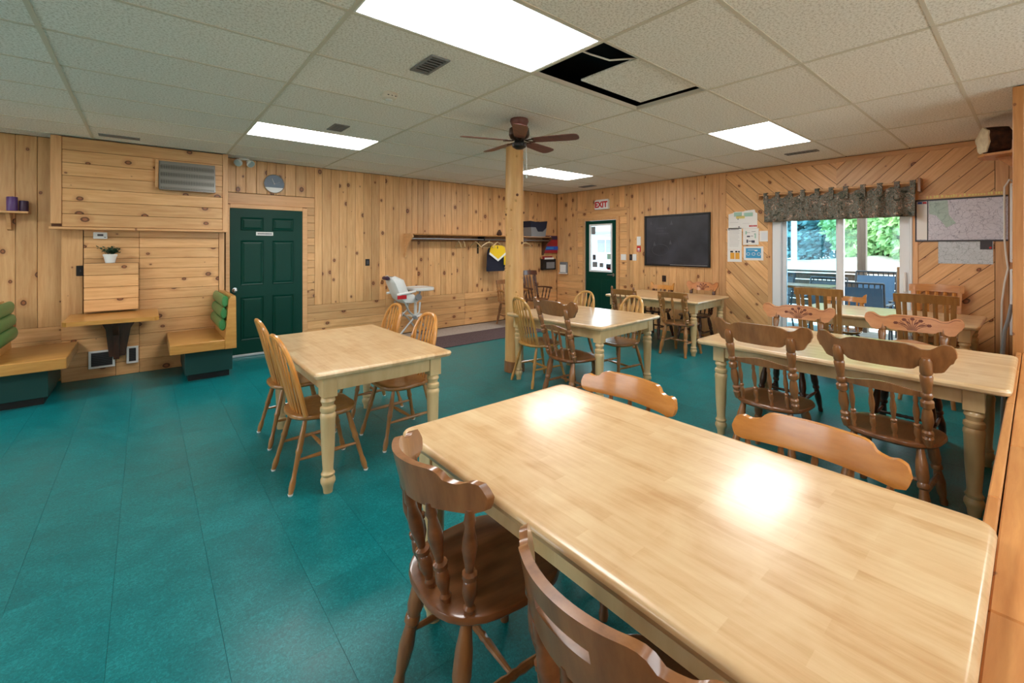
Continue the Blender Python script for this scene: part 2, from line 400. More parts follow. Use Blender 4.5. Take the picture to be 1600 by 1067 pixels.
def leafmat(name, c1, c2):
    a = NT(name); oi = a.n('ShaderNodeTexCoord'); n = a.n('ShaderNodeTexNoise', {'Vector': oi.outputs['Object'], 'Scale': 1.6, 'Detail': 3.0})
    a.to(a.ramp(n.outputs[0], [(.35, c1), (.65, c2)]), 'Base Color'); a.b.inputs['Roughness'].default_value = .6
    return a.m
M['leaf_spruce'] = leafmat('leaf_spruce', lin(88, 140, 148), lin(140, 186, 188))
M['leaf_green'] = leafmat('leaf_green', lin(104, 158, 104), lin(168, 206, 140))
M['leaf_pot'] = leafmat('leaf_pot', lin(34, 62, 42), lin(78, 108, 78))

# ================================================================== STRUCTURE
PC = {}
def plank(parent, mat, o, ex, ey, L, W, T=.018, name='plank', ch=.004):
    key = (round(L, 3), round(W, 3), T, M[mat].name, ch)
    if key not in PC:
        PC[key] = MB().box(0, key[0], 0, key[1], -T, 0, ch).build(name, M[mat], smooth=False)
        me = PC[key].data; bpy.data.objects.remove(PC[key]); PC[key] = me
    ez = Vector(ex).cross(Vector(ey))
    return link(name, PC[key], parent, M=frame(o, ex, ey, ez))
UP, RT, FW = (0,0,1), (1,0,0), (0,1,0)
def back_v(par, x0, x1, z0, z1, y, w=.128, mat='pine'):       # vertical boards facing -Y
    x = x0
    while x < x1-.01:
        ww = min(random.choice((w-.012, w, w+.012)), x1-x)
        if x1-x-ww < .04: ww = x1-x
        plank(par, mat, (x+ww-.0015, y, z0), UP, (-1,0,0), z1-z0, ww-.003); x += ww
def back_h(par, x0, x1, z0, z1, y, w=.13, mat='pine', seams=()):
    n = max(1, round((z1-z0)/w)); h = (z1-z0)/n
    for i in range(n):
        cuts = [x0]+sorted(s for s in seams if x0 < s < x1)+[x1]
        for a, b in zip(cuts, cuts[1:]): plank(par, mat, (a+.001, y, z0+i*h+.0015), RT, UP, b-a-.002, h-.003)
def right_v(par, y0, y1, z0, z1, x, w=.128, mat='pine'):      # facing -X
    y = y0
    while y < y1-.01:
        ww = min(random.choice((w-.012, w, w+.012)), y1-y)
        if y1-y-ww < .04: ww = y1-y
        plank(par, mat, (x, y+.0015, z0), UP, FW, z1-z0, ww-.003); y += ww
def right_h(par, y0, y1, z0, z1, x, w=.13, mat='pine'):
    n = max(1, round((z1-z0)/w)); h = (z1-z0)/n
    for i in range(n): plank(par, mat, (x, y1-.001, z0+i*h+.0015), (0,-1,0), UP, y1-y0-.002, h-.003)
XL, YF = -4.25, -2.2

# ---- floor
fl = structure(MB().box(XL-.1, WX+.1, YF-.1, WY+.1, -.12, -.004).build('floor', M['vinyl_joint'], smooth=False), 'green vinyl tile floor of the dining room', 'floor')
P_ = .338; me_t = None
def proj(x, y):
    f = x*.641+y*.7675; r = x*.7675-y*.641
    return f, (800+685*r/f if f > .05 else -1e6), (387+685*1.5/f if f > .05 else 1e6)
cells = []
for i in range(-14, 22):
    for j in range(-7, 22):
        x0, y0 = .228+P_*i, .02+P_*j
        x1, y1 = min(x0+P_, WX), min(y0+P_, WY)
        if x0 < XL or x1-x0 < .02 or y1-y0 < .02: continue
        f, px, py = proj(x0+P_/2, y0+P_/2)
        vis = f > .8 and -60 < px < 1640 and py < 1130 and y0 > .05 and not (x0 > 3.1 and y0 > 5.9)
        cells.append((0 if vis else 1, f if vis else 0, x0, y0, x1, y1))
cells.sort()
rest = MB(); cnt = 0
for hid, f, x0, y0, x1, y1 in cells:
    full = abs(x1-x0-P_) < .001 and abs(y1-y0-P_) < .001
    if not hid and cnt < 290 and full:
        if me_t is None:
            t_ = MB().box(0, P_-.0010, 0, P_-.0002, -.004, 0, .0002).build('floor_tile', M['vinyl'], fl, (x0, y0, 0), smooth=False); me_t = t_.data
        else: link('floor_tile', me_t, fl, (x0, y0, 0))
        cnt += 1
    else: rest.box(x0, x1-.0010, y0, y1-.0002, -.004, 0)
r_ = rest.build('floor_tile_field', M['vinyl'], fl, smooth=False); r_['kind'] = 'stuff'
# entry strip and runner along the back wall
e_ = MB().box(3.0, WX-.002, 6.42, WY-.002, .0005, .0105, .002).build('floor_entry', M['entry_grey']); structure(e_, 'pale grey entry floor strip along the back wall', 'floor')
tag(MB().box(3.0, WX-.01, 5.66, 6.415, .0005, .011, .004).build('runner_mat', M['mat_dark']), 'dark purplish grey carpet runner beside the pale entry strip', 'mat')

# ---- ceiling: deck above, grid, tiles
ce = structure(MB().box(XL-.1, WX+.1, YF-.1, WY+.1, 3.0, 3.1).build('ceiling', M['void'], smooth=False), 'suspended ceiling of beige speckled tiles', 'ceiling')
PX, PY = 1.265, .637
gx = lambda k: .81+PX*k
gy = lambda k: 1.64+PY*k
for k in range(-4, 6): ce_b = MB().box(gx(k)-.012, gx(k)+.012, YF, WY, CZ-.002, CZ+.03).build('main_runner', M['tbar'], ce, smooth=False)
for k in range(-6, 9):
    for c in range(-4, 5):
        MB().box(gx(c)+.013, gx(c+1)-.013, gy(k)-.010, gy(k)+.010, CZ-.001, CZ+.03).build('cross_tee', M['tbar'], ce, smooth=False)
LIGHTS = [(0, 0), (0, 5), (3, 0), (3, 5), (-3, 0), (-3, 5), (0, -5), (3, -5), (-3, -5)]  # panels left of frame and behind the viewer are added, continuing the grid
tile_me = {}
for c in range(-4, 6):
    for k in range(-7, 9):
        x0, x1 = gx(c), min(gx(c+1), WX); y0, y1 = max(gy(k), YF), min(gy(k+1), WY)
        if x1-x0 < .03 or y1-y0 < .05 or (c, k) in LIGHTS or (c, k) == (1, 0): continue
        key = (round(x1-x0, 3), round(y1-y0, 3))
        if key not in tile_me:
            o = MB().box(.006, key[0]-.006, .006, key[1]-.006, 0, .015, .003).build('ceiling_tile', M['ceiling_tile'], ce, (x0, y0, CZ+.003), smooth=False); tile_me[key] = o.data
        else: link('ceiling_tile', tile_me[key], ce, (x0, y0, CZ+.003))
# shifted tile over the open cell
MB().box(2.50, 3.27, 1.60, 2.19, CZ+.030, CZ+.045, .003).build('ceiling_tile', M['ceiling_tile'], ce, smooth=False)
tag(MB().tube([(2.1, 1.9, CZ+.06), (2.2, 1.85, CZ+.03), (2.34, 1.80, CZ+.012), (2.48, 1.70, CZ+.03), (2.56, 1.66, CZ+.05)], .006, 6).build('loose_wire', M['wire']), 'thin white wire hanging inside the open ceiling cell', 'wire')

# ---- back wall
wb = structure(MB().box(XL, .80, WY+.019, WY+.14, 0, 3.05).box(.80, WX+.1, WY+.019, WY+.14, 0, 3.05).build('wall_back', M['backing'], smooth=False), 'knotty pine board wall behind the booths and coat shelf', 'wall')
back_v(wb, -2.6, -.72, .62, CZ, WY, .15)
back_h(wb, -2.6, -.72, .0, .62, WY, .15, seams=(-1.5,))
back_v(wb, .83, 1.97, 2.26, CZ, WY, .13)                       # above the green door
back_h(wb, .83, 1.97, 2.10, 2.255, WY, .15, 'pine_trim')
back_h(wb, 1.86, 1.97, .63, 2.10, WY, .115)                     # narrow column of short boards right of the door
back_v(wb, 1.97, WX-.002, .63, CZ, WY, .122)
back_h(wb, 1.86, WX-.002, .02, .63, WY, .125, seams=(3.1, 4.7, 6.2))
# alcove with the booth
wa = structure(MB().box(-.72, .80, 6.94, WY+.015, 0, 1.75).build('wall_booth', M['backing'], smooth=False), 'pine clad wall section behind the booth table', 'wall')
back_v(wa, -.72, -.545, .62, 1.75, 6.92, .14)
back_h(wa, -.54, .74, .62, 1.75, 6.92, .125, seams=(-.06,))
back_h(wa, -.72, .74, .0, .62, 6.92, .14, seams=(-.27, -.06))
plank(wa, 'pine_trim', (.80, 6.90, 0), UP, (-1,0,0), 1.75, .06)
# bulkhead above the booth
bh = structure(MB().box(-.78, .82, 6.80, WY+.018, 1.725, CZ-.004).build('wall_bulkhead', M['backing'], smooth=False), 'projecting pine bulkhead above the booth', 'wall')
back_h(bh, -.70, .765, 1.731, CZ-.01, 6.78, .135)
plank(bh, 'pine_trim', (-.70, 6.772, 1.76), UP, (-1,0,0), .955, .085, .02)
plank(bh, 'pine_trim', (.825, 6.772, 1.70), UP, (-1,0,0), 1.015, .06, .02)
MB().box(-.80, .77, 6.755, 6.94, 1.70, 1.728, .004).build('ledge_board', M['pine_trim'], bh, smooth=False)
# ---- right wall with exit door and sliding door openings
wr = structure(MB().box(WX+.019, WX+.15, 6.20, WY+.14, 0, 3.05).box(WX+.019, WX+.15, 5.36, 6.20, 2.09, 3.05).box(WX+.019, WX+.15, 2.54, 5.36, 0, 3.05)
               .box(WX+.019, WX+.15, .97, 2.54, 2.12, 3.05).box(WX+.019, WX+.15, YF, .97, 0, 3.05).build('wall_right', M['backing'], smooth=False), 'pine board wall with the exit door and sliding patio door', 'wall')
right_v(wr, 6.47, WY-.002, .9, CZ, WX); right_h(wr, 6.25, WY-.002, 0, .9, WX, .15)
right_v(wr, 5.08, 6.47, 2.30, CZ, WX)
right_h(wr, 6.25, 6.41, .9, 2.12, WX, .15); right_h(wr, 5.14, 5.31, 0, 2.12, WX, .15); right_h(wr, 5.14, 6.41, 2.12, 2.25, WX, .13)
for (a, b, c, d) in ((6.41, 6.47, .9, 2.30), (5.08, 5.14, 0, 2.30)): plank(wr, 'pine_trim', (WX-.008, a, c), UP, FW, d-c, b-a)
plank(wr, 'pine_trim', (WX-.008, 6.41, 2.25), (0,-1,0), UP, 1.27, .05)
right_v(wr, 3.45, 5.08, 0, CZ, WX)
plank(wr, 'pine_trim', (WX-.004, 3.345, 0), UP, FW, CZ, .105); plank(wr, 'pine_trim', (WX-.010, 3.23, 0), UP, FW, CZ, .11)
def clip(poly, ax, val, keep_less):
    out = []
    for i in range(len(poly)):
        a, b = poly[i], poly[(i+1) % len(poly)]
        ia = (a[ax] <= val) == keep_less or a[ax] == val; ib = (b[ax] <= val) == keep_less or b[ax] == val
        if ia: out.append(a)
        if ia != ib:
            t = (val-a[ax])/(b[ax]-a[ax]); out.append((a[0]+(b[0]-a[0])*t, a[1]+(b[1]-a[1])*t))
    return out
def diag(par, rects, sign, w=.145):
    for i in range(-30, 40):
        mb = MB(); o = i*w*math.sqrt(2); g = .004
        # lines  z = sign*y + o ; strip between o and o+w*sqrt2
        st = [(-2, sign*-2+o+g), (6, sign*6+o+g), (6, sign*6+o+w*math.sqrt(2)-g), (-2, sign*-2+o+w*math.sqrt(2)-g)]
        cen = None
        for (y0, y1, z0, z1) in rects:
            p = st
            for ax, v, kl in ((0, y0, False), (0, y1, True), (1, z0, False), (1, z1, True)):
                p = clip(p, ax, v, kl)
                if not p: break
            if len(p) < 3: continue
            cen = p[0] if cen is None else cen
            e = Vector((0, 1, sign)).normalized(); n = Vector((1, 0, 0)).cross(e)
            # local frame: x along the board, y across, z out of the wall
            Mx = frame((WX, cen[0], cen[1]), e, n if Vector(e).cross(n).x < 0 else -n, (-1, 0, 0)); Mi = Mx.inverted()
            q = [Mi @ Vector((WX, a, b)) for a, b in p]
            mb.prism([(a.x, a.y, -.018) for a in q], (0, 0, .018))
        if mb.v: mb.build('plank', M['pine'], par, M=Mx, smooth=False)
diag(wr, [(2.60, 3.23, 0, 2.29), (1.75, 3.23, 2.29, 2.66)], 1)
diag(wr, [(.30, .93, 0, 2.29), (.30, 1.75, 2.29, 2.66)], -1)
plank(wr, 'pine_trim', (WX-.006, 3.23, 2.66), (0,-1,0), UP, 3.11, .058)
plank(wr, 'pine_trim', (WX-.006, .195, 0), UP, FW, 2.66, .10); plank(wr, 'pine_trim', (WX-.006, .117, 0), UP, FW, 2.66, .075)
plank(wr, 'pine_trim', (WX-.010, 2.545, 0), UP, FW, 2.29, .06, .024); plank(wr, 'pine_trim', (WX-.010, .925, 0), UP, FW, 2.29, .06, .024)
plank(wr, 'pine_trim', (WX-.008, 2.545, 2.10), (0,-1,0), UP, 1.56, .19)
# ---- stub wall at the end of the pass-through, half wall under it
ws = structure(MB().box(5.05, WX+.1, -.6, .095, 0, CZ-.004).build('wall_stub', M['backing'], smooth=False), 'pine clad wall end at the right edge', 'wall')
plank(ws, 'pine_amber', (5.028, .06, 0), UP, FW, CZ-.006, .058, .02)
right_v(ws, -.58, .058, 0, CZ-.006, 5.032, .13, 'pine_amber')
x = 5.05
while x < WX-.02:
    ww = min(.13, WX-x); plank(ws, 'pine_amber', (x+.0015, .115, 0), UP, RT, CZ-.006, ww-.003); x += ww
wh = structure(MB().box(-1.2, 5.026, -.40, .075, 0, .69).build('wall_half', M['backing'], smooth=False), 'low pine half wall beside the nearest table', 'wall')
x = -1.2
while x < 5.0:
    ww = min(.13, 5.026-x); plank(wh, 'pine_amber', (x+.0015, .094, 0), UP, RT, .688, ww-.003); x += ww
for (y0, y1, cuts) in ((.072, .100, (-1.2, .55, 2.05, 3.35, 4.3, 5.024)), (-.10, .068, (-1.2, .2, 1.41, 2.65, 3.92, 5.024)), (-.275, -.104, (-1.2, .9, 2.1, 3.2, 4.4, 5.024)), (-.45, -.279, (-1.2, .5, 1.8, 3.0, 4.0, 5.024))):
    for a, b in zip(cuts, cuts[1:]):
        plank(wh, 'pine_amber', (a+.0015, y0, .716 if y0 > .07 else .712), RT, FW, b-a-.003, y1-y0, .022)
# ---- unseen rest of the room; windows and yards added to raise daylight
mb = MB(); ys = [YF-.1]
LW = ((.9, 3.1), (3.9, 6.1)); z0, z1 = .95, 2.2
for a, b in LW: ys += [a, b]
ys.append(WY+.15)
for a, b in zip(ys[::2], ys[1::2]): mb.box(XL-.12, XL, a, b, 0, 3.05)
for a, b in LW: mb.box(XL-.12, XL, a, b, 0, z0).box(XL-.12, XL, a, b, z1, 3.05)
structure(mb.build('wall_left', M['pine_trim'], smooth=False), 'pine wall with two added windows on the left side of the room', 'wall')
for k, (a, b) in enumerate(LW):
    o = structure(MB().box(XL-.10, XL+.012, a, a+.06, z0, z1).box(XL-.10, XL+.012, b-.06, b, z0, z1).box(XL-.10, XL+.012, a+.06, b-.06, z0, z0+.06).box(XL-.10, XL+.012, a+.06, b-.06, z1-.06, z1).box(XL-.08, XL-.02, (a+b)/2-.03, (a+b)/2+.03, z0+.06, z1-.06).build('window_%d' % (k+2), M['white_paint'], smooth=False), 'white framed window added for daylight out of view in the left wall, %s one' % ('nearer', 'farther')[k], 'window')  # guessed windows, added so more daylight reaches the ceiling
    for c, d in ((a+.06, (a+b)/2-.03), ((a+b)/2+.03, b-.06)): MB().box(XL-.054, XL-.046, c, d, z0+.06, z1-.06).build('pane', M['glass'], o, smooth=False)
structure(MB().box(XL-30, XL-.13, -30, 40, -.6, -.45).build('floor_left_bounce', M['gravel'], smooth=False), 'pale gravel yard added outside the left wall to bounce daylight in', 'ground')  # unseen pale ground, added to bounce daylight up through the windows
mb = MB().box(XL-.1, 1.6, YF-.12, YF, 0, 3.05).box(5.2, WX+.1, YF-.12, YF, 0, 3.05).box(1.6, 5.2, YF-.12, YF, 0, .95).box(1.6, 5.2, YF-.12, YF, 2.3, 3.05)
structure(mb.build('wall_front', M['pine_trim'], smooth=False), 'pine wall behind the viewer', 'wall')
o = structure(MB().box(1.6, 1.66, YF-.10, YF+.012, .95, 2.3).box(5.14, 5.2, YF-.10, YF+.012, .95, 2.3).box(1.66, 5.14, YF-.10, YF+.012, .95, 1.01).box(1.66, 5.14, YF-.10, YF+.012, 2.24, 2.3).box(3.37, 3.43, YF-.08, YF-.02, 1.01, 2.24).build('window_4', M['white_paint'], smooth=False), 'wide white framed window added for daylight behind the viewer', 'window')  # guessed rear window, added to brighten the ceiling with cool daylight
for c, d in ((1.66, 3.37), (3.43, 5.14)): MB().box(c, d, YF-.054, YF-.046, 1.01, 2.24).build('pane', M['glass'], o, smooth=False)
structure(MB().box(XL-.1, WX+3, YF-30, YF-.13, -.6, -.45).build('floor_rear_bounce', M['gravel'], smooth=False), 'pale gravel yard added behind the viewer to bounce daylight in', 'ground')  # unseen pale ground added under the rear window as a light bounce

# ---- door_1: six panel green door in the back wall
d1 = structure(MB().box(.875, 1.79, WY-.03, WY+.018, .035, 2.04, .003).build('door_1', M['door_green'], smooth=False), 'dark green six panel door with a small plaque', 'door')
def raised(par, x0, x1, z0, z1):
    y = WY-.03
    v = [(x0, y-.001, z0), (x1, y-.001, z0), (x1, y-.001, z1), (x0, y-.001, z1)]; c = .022
    mb = MB()
    r1 = [(x0, y-.0005, z0), (x1, y-.0005, z0), (x1, y-.0005, z1), (x0, y-.0005, z1)]
    r2 = [(x0+.006, y-.010, z0+.006), (x1-.006, y-.010, z0+.006), (x1-.006, y-.010, z1-.006), (x0+.006, y-.010, z1-.006)]
    r3 = [(x0+c, y-.002, z0+c), (x1-c, y-.002, z0+c), (x1-c, y-.002, z1-c), (x0+c, y-.002, z1-c)]
    r4 = [(x0+2*c, y-.008, z0+2*c), (x1-2*c, y-.008, z0+2*c), (x1-2*c, y-.008, z1-2*c), (x0+2*c, y-.008, z1-2*c)]
    mb.rings([r1, r2, r3, r4]).build('door_panel', M['door_green'], par, smooth=False)
for xa, xb in ((1.0, 1.28), (1.39, 1.67)):
    for za, zb in ((.22, .82), (.98, 1.60), (1.74, 1.92)): raised(d1, xa, xb, za, zb)
k = MB().lathe((.93, WY-.03, .92), (.93, WY-.10, .92), [(0, .034), (.1, .034), (.12, .012), (.45, .012), (.55, .026), (.8, .03), (.95, .022), (1, .008)], 14).build('door_knob', M['chrome'], d1)
pl = MB().box(1.185, 1.40, WY-.034, WY-.029, 1.672, 1.722, .001).build('plaque', M['paper'], d1, smooth=False)
mb = MB(); x = 1.205
while x < 1.375: ww = random.uniform(.008, .014); mb.box(x, x+ww, WY-.0352, WY-.0338, 1.688, 1.706); x += ww+.004
mb.build('lettering', M['ink'], pl, smooth=False)
fr1 = structure(MB().box(.825, .873, WY-.035, WY+.018, 0, 2.09, .004).box(1.792, 1.86, WY-.03, WY+.018, 0, 2.09, .004).box(.873, 1.792, WY-.032, WY+.018, 2.042, 2.10, .004).build('trim_1', M['pine_trim'], smooth=False), 'pine casing around the green six panel door', 'trim')
structure(MB().box(.875, 1.79, WY-.06, WY+.02, .001, .034, .006).build('trim_2', M['alu'], smooth=False), 'pale metal threshold under the green six panel door', 'trim')

# ---- door_2: green exit door with glass
d2 = structure(MB().box(WX-.02, WX+.03, 5.385, 6.165, .01, 1.0, .002).box(WX-.02, WX+.03, 5.385, 6.165, 1.99, 2.06, .002).box(WX-.02, WX+.03, 5.385, 5.47, 1.0, 1.99).box(WX-.02, WX+.03, 6.06, 6.165, 1.0, 1.99)
               .build('door_2', M['door_green'], smooth=False), 'dark green exit door with a white framed window', 'door')
MB().box(WX-.034, WX+.03, 5.47, 5.505, 1.0, 1.99).box(WX-.034, WX+.03, 6.025, 6.06, 1.0, 1.99).box(WX-.034, WX+.03, 5.505, 6.025, 1.0, 1.035).box(WX-.034, WX+.03, 5.505, 6.025, 1.955, 1.99).build('window_frame', M['white_paint'], d2, smooth=False)
gp = MB().box(WX, WX+.008, 5.505, 6.025, 1.035, 1.955).build('pane', M['glass'], d2, smooth=False)
for (y, z, a, b, m) in ((5.97, 1.86, .10, .16, 'grey'), (5.95, 1.30, .08, .11, 'grey_dark'), (5.57, 1.32, .10, .11, 'mint'), (5.58, 1.12, .12, .10, 'grey_dark'), (5.56, 1.075, .10, .05, 'red'), (5.93, 1.15, .13, .11, 'grey'), (5.76, 1.14, .10, .09, 'grey')):
    MB().box(WX-.003, WX-.001, y-a/2, y+a/2, z-b/2, z+b/2).build('sticker', M[m], gp, smooth=False)
for ya, yb in ((5.48, 5.74), (5.81, 6.07)): MB().box(WX-.026, WX-.019, ya, yb, .25, .85, .006).build('door_panel', M['door_green'], d2, smooth=False)
h = MB().lathe((WX-.02, 5.44, .955), (WX-.03, 5.44, .955), [(0, .032), (1, .03)], 14).build('lever_handle', M['chrome'], d2)
MB().tube([(WX-.03, 5.44, .955), (WX-.065, 5.44, .955), (WX-.07, 5.46, .955), (WX-.068, 5.56, .95)], .010, 8).build('lever', M['chrome'], h)
structure(MB().box(WX-.03, WX+.03, 6.172, 6.25, 0, 2.12, .004).box(WX-.03, WX+.03, 5.31, 5.378, 0, 2.12, .004).box(WX-.03, WX+.03, 5.378, 6.172, 2.065, 2.12, .004).build('trim_3', M['pine_trim'], smooth=False), 'pine casing around the exit door', 'trim')
MB().box(WX-.034, WX-.03, 6.166, 6.176, 0, 2.06).build('weather_strip', M['alu'], d2, smooth=False)

# ---- window_1: sliding patio door
w1 = structure(MB().box(WX-.02, WX+.12, 2.425, 2.54, 0, 2.10, .006).box(WX-.02, WX+.12, .975, 1.005, 0, 2.10, .006).box(WX-.02, WX+.12, 1.005, 2.425, 2.04, 2.12, .006).box(WX-.02, WX+.12, 1.005, 2.425, 0, .05, .006)
               .build('window_1', M['white_paint'], smooth=False), 'white framed sliding patio door looking onto the deck', 'window')
s1 = MB().box(WX+.06, WX+.10, 2.375, 2.425, .05, 2.04, .004).box(WX+.06, WX+.10, 1.68, 1.77, .05, 2.04, .004).box(WX+.06, WX+.10, 1.77, 2.375, .05, .13, .004).box(WX+.06, WX+.10, 1.77, 2.375, 1.96, 2.04, .004).build('sash', M['white_paint'], w1, smooth=False)
MB().box(WX+.076, WX+.084, 1.77, 2.375, .13, 1.96).build('pane', M['glass_tint'], s1, smooth=False)
s2 = MB().box(WX+.005, WX+.05, 1.675, 1.745, .05, 2.04, .004).box(WX+.005, WX+.05, 1.005, 1.10, .05, 2.04, .004).box(WX+.005, WX+.05, 1.10, 1.675, .05, .13, .004).box(WX+.005, WX+.05, 1.10, 1.675, 1.96, 2.04, .004).build('sash', M['white_paint'], w1, smooth=False)
MB().box(WX+.022, WX+.03, 1.10, 1.675, .13, 1.96).build('pane', M['glass'], s2, smooth=False)
MB().box(WX-.03, WX+.005, 1.03, 1.065, .95, 1.20, .01).build('pull_handle', M['white'], s2)

# ================================================================== CEILING THINGS
LL = {(0, 0): 'large glowing fluorescent ceiling panel nearest the viewer beside the open ceiling cell', (0, 5): 'glowing fluorescent ceiling panel in front of the green six panel door',
      (3, 0): 'glowing fluorescent ceiling panel nearest the patio door', (3, 5): 'small looking far glowing ceiling panel toward the exit door corner',
      (-3, 0): 'fluorescent ceiling panel added out of view to the near left', (-3, 5): 'fluorescent ceiling panel added out of view to the far left',
      (0, -5): 'fluorescent ceiling panel behind the viewer', (3, -5): 'fluorescent ceiling panel added unseen behind the viewer on the right', (-3, -5): 'fluorescent ceiling panel added unseen behind the viewer on the left'}
for c, k in LIGHTS:
    x0, y0 = gx(c)+.012, gy(k)+.010; a, b = PX-.024, PY-.02
    t = thing('ceiling_light', LL[c, k], 'ceiling light', (x0+a/2, y0+b/2, CZ), 0, 'fluorescent ceiling panels')
    MB().box(-a/2, a/2, -b/2, -b/2+.012, 0, .06).box(-a/2, a/2, b/2-.012, b/2, 0, .06).box(-a/2, -a/2+.012, -b/2+.012, b/2-.012, 0, .06).box(a/2-.012, a/2, -b/2+.012, b/2-.012, 0, .06).box(-a/2, a/2, -b/2, b/2, .061, .07).build('light_frame', M['white'], t, smooth=False)
    MB().box(-a/2+.012, a/2-.012, -b/2+.012, b/2-.012, .002, .006).build('diffuser', M['diffuser'], t, smooth=False)
def ceil_vent(x, y, lx, ly, label):
    t = thing('ceiling_vent', label, 'vent', (x, y, CZ), 0, 'ceiling vents')
    MB().box(-lx/2, lx/2, -ly/2, -ly/2+.02, -.008, .002, .002).box(-lx/2, lx/2, ly/2-.02, ly/2, -.008, .002, .002).box(-lx/2, -lx/2+.02, -ly/2+.02, ly/2-.02, -.008, .002, .002).box(lx/2-.02, lx/2, -ly/2+.02, ly/2-.02, -.008, .002, .002).build('vent_frame', M['grey'], t, smooth=False)
    MB().box(-lx/2+.02, lx/2-.02, -ly/2+.02, ly/2-.02, -.001, .001).build('vent_back', M['black'], t, smooth=False)
    n = 7
    for i in range(n):
        yy = -ly/2+.02+(ly-.04)*(i+.5)/n
        MB().box(-lx/2+.021, lx/2-.021, yy-.004, yy+.004, -.007, -.002).build('slat', M['grey'], t, smooth=False)
ceil_vent(1.455, 2.60, .14, .30, 'grey ceiling vent beside the large near light panel')
ceil_vent(1.50, 4.55, .15, .26, 'small grey ceiling vent above the far left light panel')
ceil_vent(6.44, 1.93, .12, .36, 'narrow dark ceiling vent near the patio door wall')
ceil_vent(6.73, 5.72, .16, .34, 'small dark ceiling vent near the exit door')
ceil_vent(-.22, 6.47, .34, .10, 'dark slot vent in the ceiling above the booth')
t = thing('smoke_detector', 'round cream smoke detector on the ceiling left of the fan', 'smoke detector', (1.483, 3.30, CZ))
MB().lathe((0,0,.002), (0,0,-.045), [(0, .068), (.25, .068), (.3, .062), (.8, .055), (1, .04)], 20).build('housing', M['tbar'], t)
MB().lathe((0,0,-.0445), (0,0,-.05), [(0, .03), (1, .026)], 14).build('sensor_cap', M['white'], t)
for k in range(3): MB().cbox((-.03+.03*k, -.0575, -.025), (.012, .004, .005)).build('slot', M['black'], t)

# ceiling fan
t = thing('ceiling_fan', 'brown five blade ceiling fan with bronze motor beside the log post', 'ceiling fan', (2.73, 3.16, CZ))
MB().lathe((0,0,.002), (0,0,-.07), [(0, .085), (.3, .09), (.8, .075), (1, .06)], 20).build('canopy', M['blade'], t)
MB().lathe((0,0,-.07), (0,0,-.20), [(0, .07), (.15, .095), (.6, .10), (.85, .085), (1, .05)], 20).build('motor_housing', M['hub_bronze'], t)
MB().lathe((0,0,-.20), (0,0,-.285), [(0, .045), (.3, .05), (.4, .07), (.7, .068), (.95, .035), (1, .01)], 18).build('switch_cup', M['dark_metal'], t)
heading = math.atan2(.7675, .641)
for i in range(5):
    a = heading+PI+i*2*PI/5
    Rm = Matrix.Rotation(a, 4, 'Z') @ Matrix.Translation((0, 0, -.205)) @ Matrix.Rotation(math.radians(-10), 4, 'X')
    pts = []
    for (x, y) in ((.13, .045), (.2, .055), (.45, .068), (.53, .066), (.56, .05), (.57, .02)): pts.append((x, y))
    poly = pts+[(x, -y) for x, y in pts[::-1]]
    b = MB().prism([Rm @ Vector((x, y, -.003)) for x, y in poly], Rm.to_3x3() @ Vector((0,0,.006))).build('fan_blade', M['blade'], t)
    MB().tube([Rm @ Vector(p) for p in ((.06, 0, 0), (.09, .02, -.004), (.15, .035, -.006))], .006, 6).tube([Rm @ Vector(p) for p in ((.06, 0, 0), (.09, -.02, -.004), (.15, -.035, -.006))], .006, 6).build('blade_iron', M['hub_bronze'], b)
MB().tube([(.05, -.045, -.25), (.052, -.047, -.35), (.052, -.047, -.53)], .0018, 5).lathe((.052, -.047, -.52), (.052, -.047, -.56), [(0, .002), (.3, .007), (.8, .008), (1, .003)], 8).build('pull_chain', M['alu'], t)

# log post
t = thing('log_post', 'peeled knotty log post in the middle of the room', 'post', (3.455, 4.09, 0))
rg = []
for j in range(25):
    z = .0+CZ*j/24; r = .113-.006*j/24
    rg.append([(r*(1+.035*math.sin(3*th+j*.7)+.02*math.sin(7*th+j))*math.cos(th), r*(1+.035*math.sin(2*th+j*.5))*math.sin(th), z) for th in [2*PI*i/20 for i in range(20)]])
MB().rings(rg).build('log', M['log'], t)
for i in range(20):
    th = heading+PI+random.uniform(-1.5, 1.5); z = random.uniform(.9, 2.6); r = .098
    p = Vector((r*math.cos(th), r*math.sin(th), z)); d = Vector((math.cos(th), math.sin(th), .25))
    MB().lathe(p, p+d*.026, [(0, .02), (.4, .016), (.8, .010), (1, .004)], 8).build('knot', M['knot' if i % 4 == 0 else 'log'], t)
MB().lathe((0,0,.0), (0,0,.13), [(0, .125), (.02, .128), (.98, .124), (1, .118)], 20).build('base_band', M['brown'], t)  # darker brown ring at the foot of the post

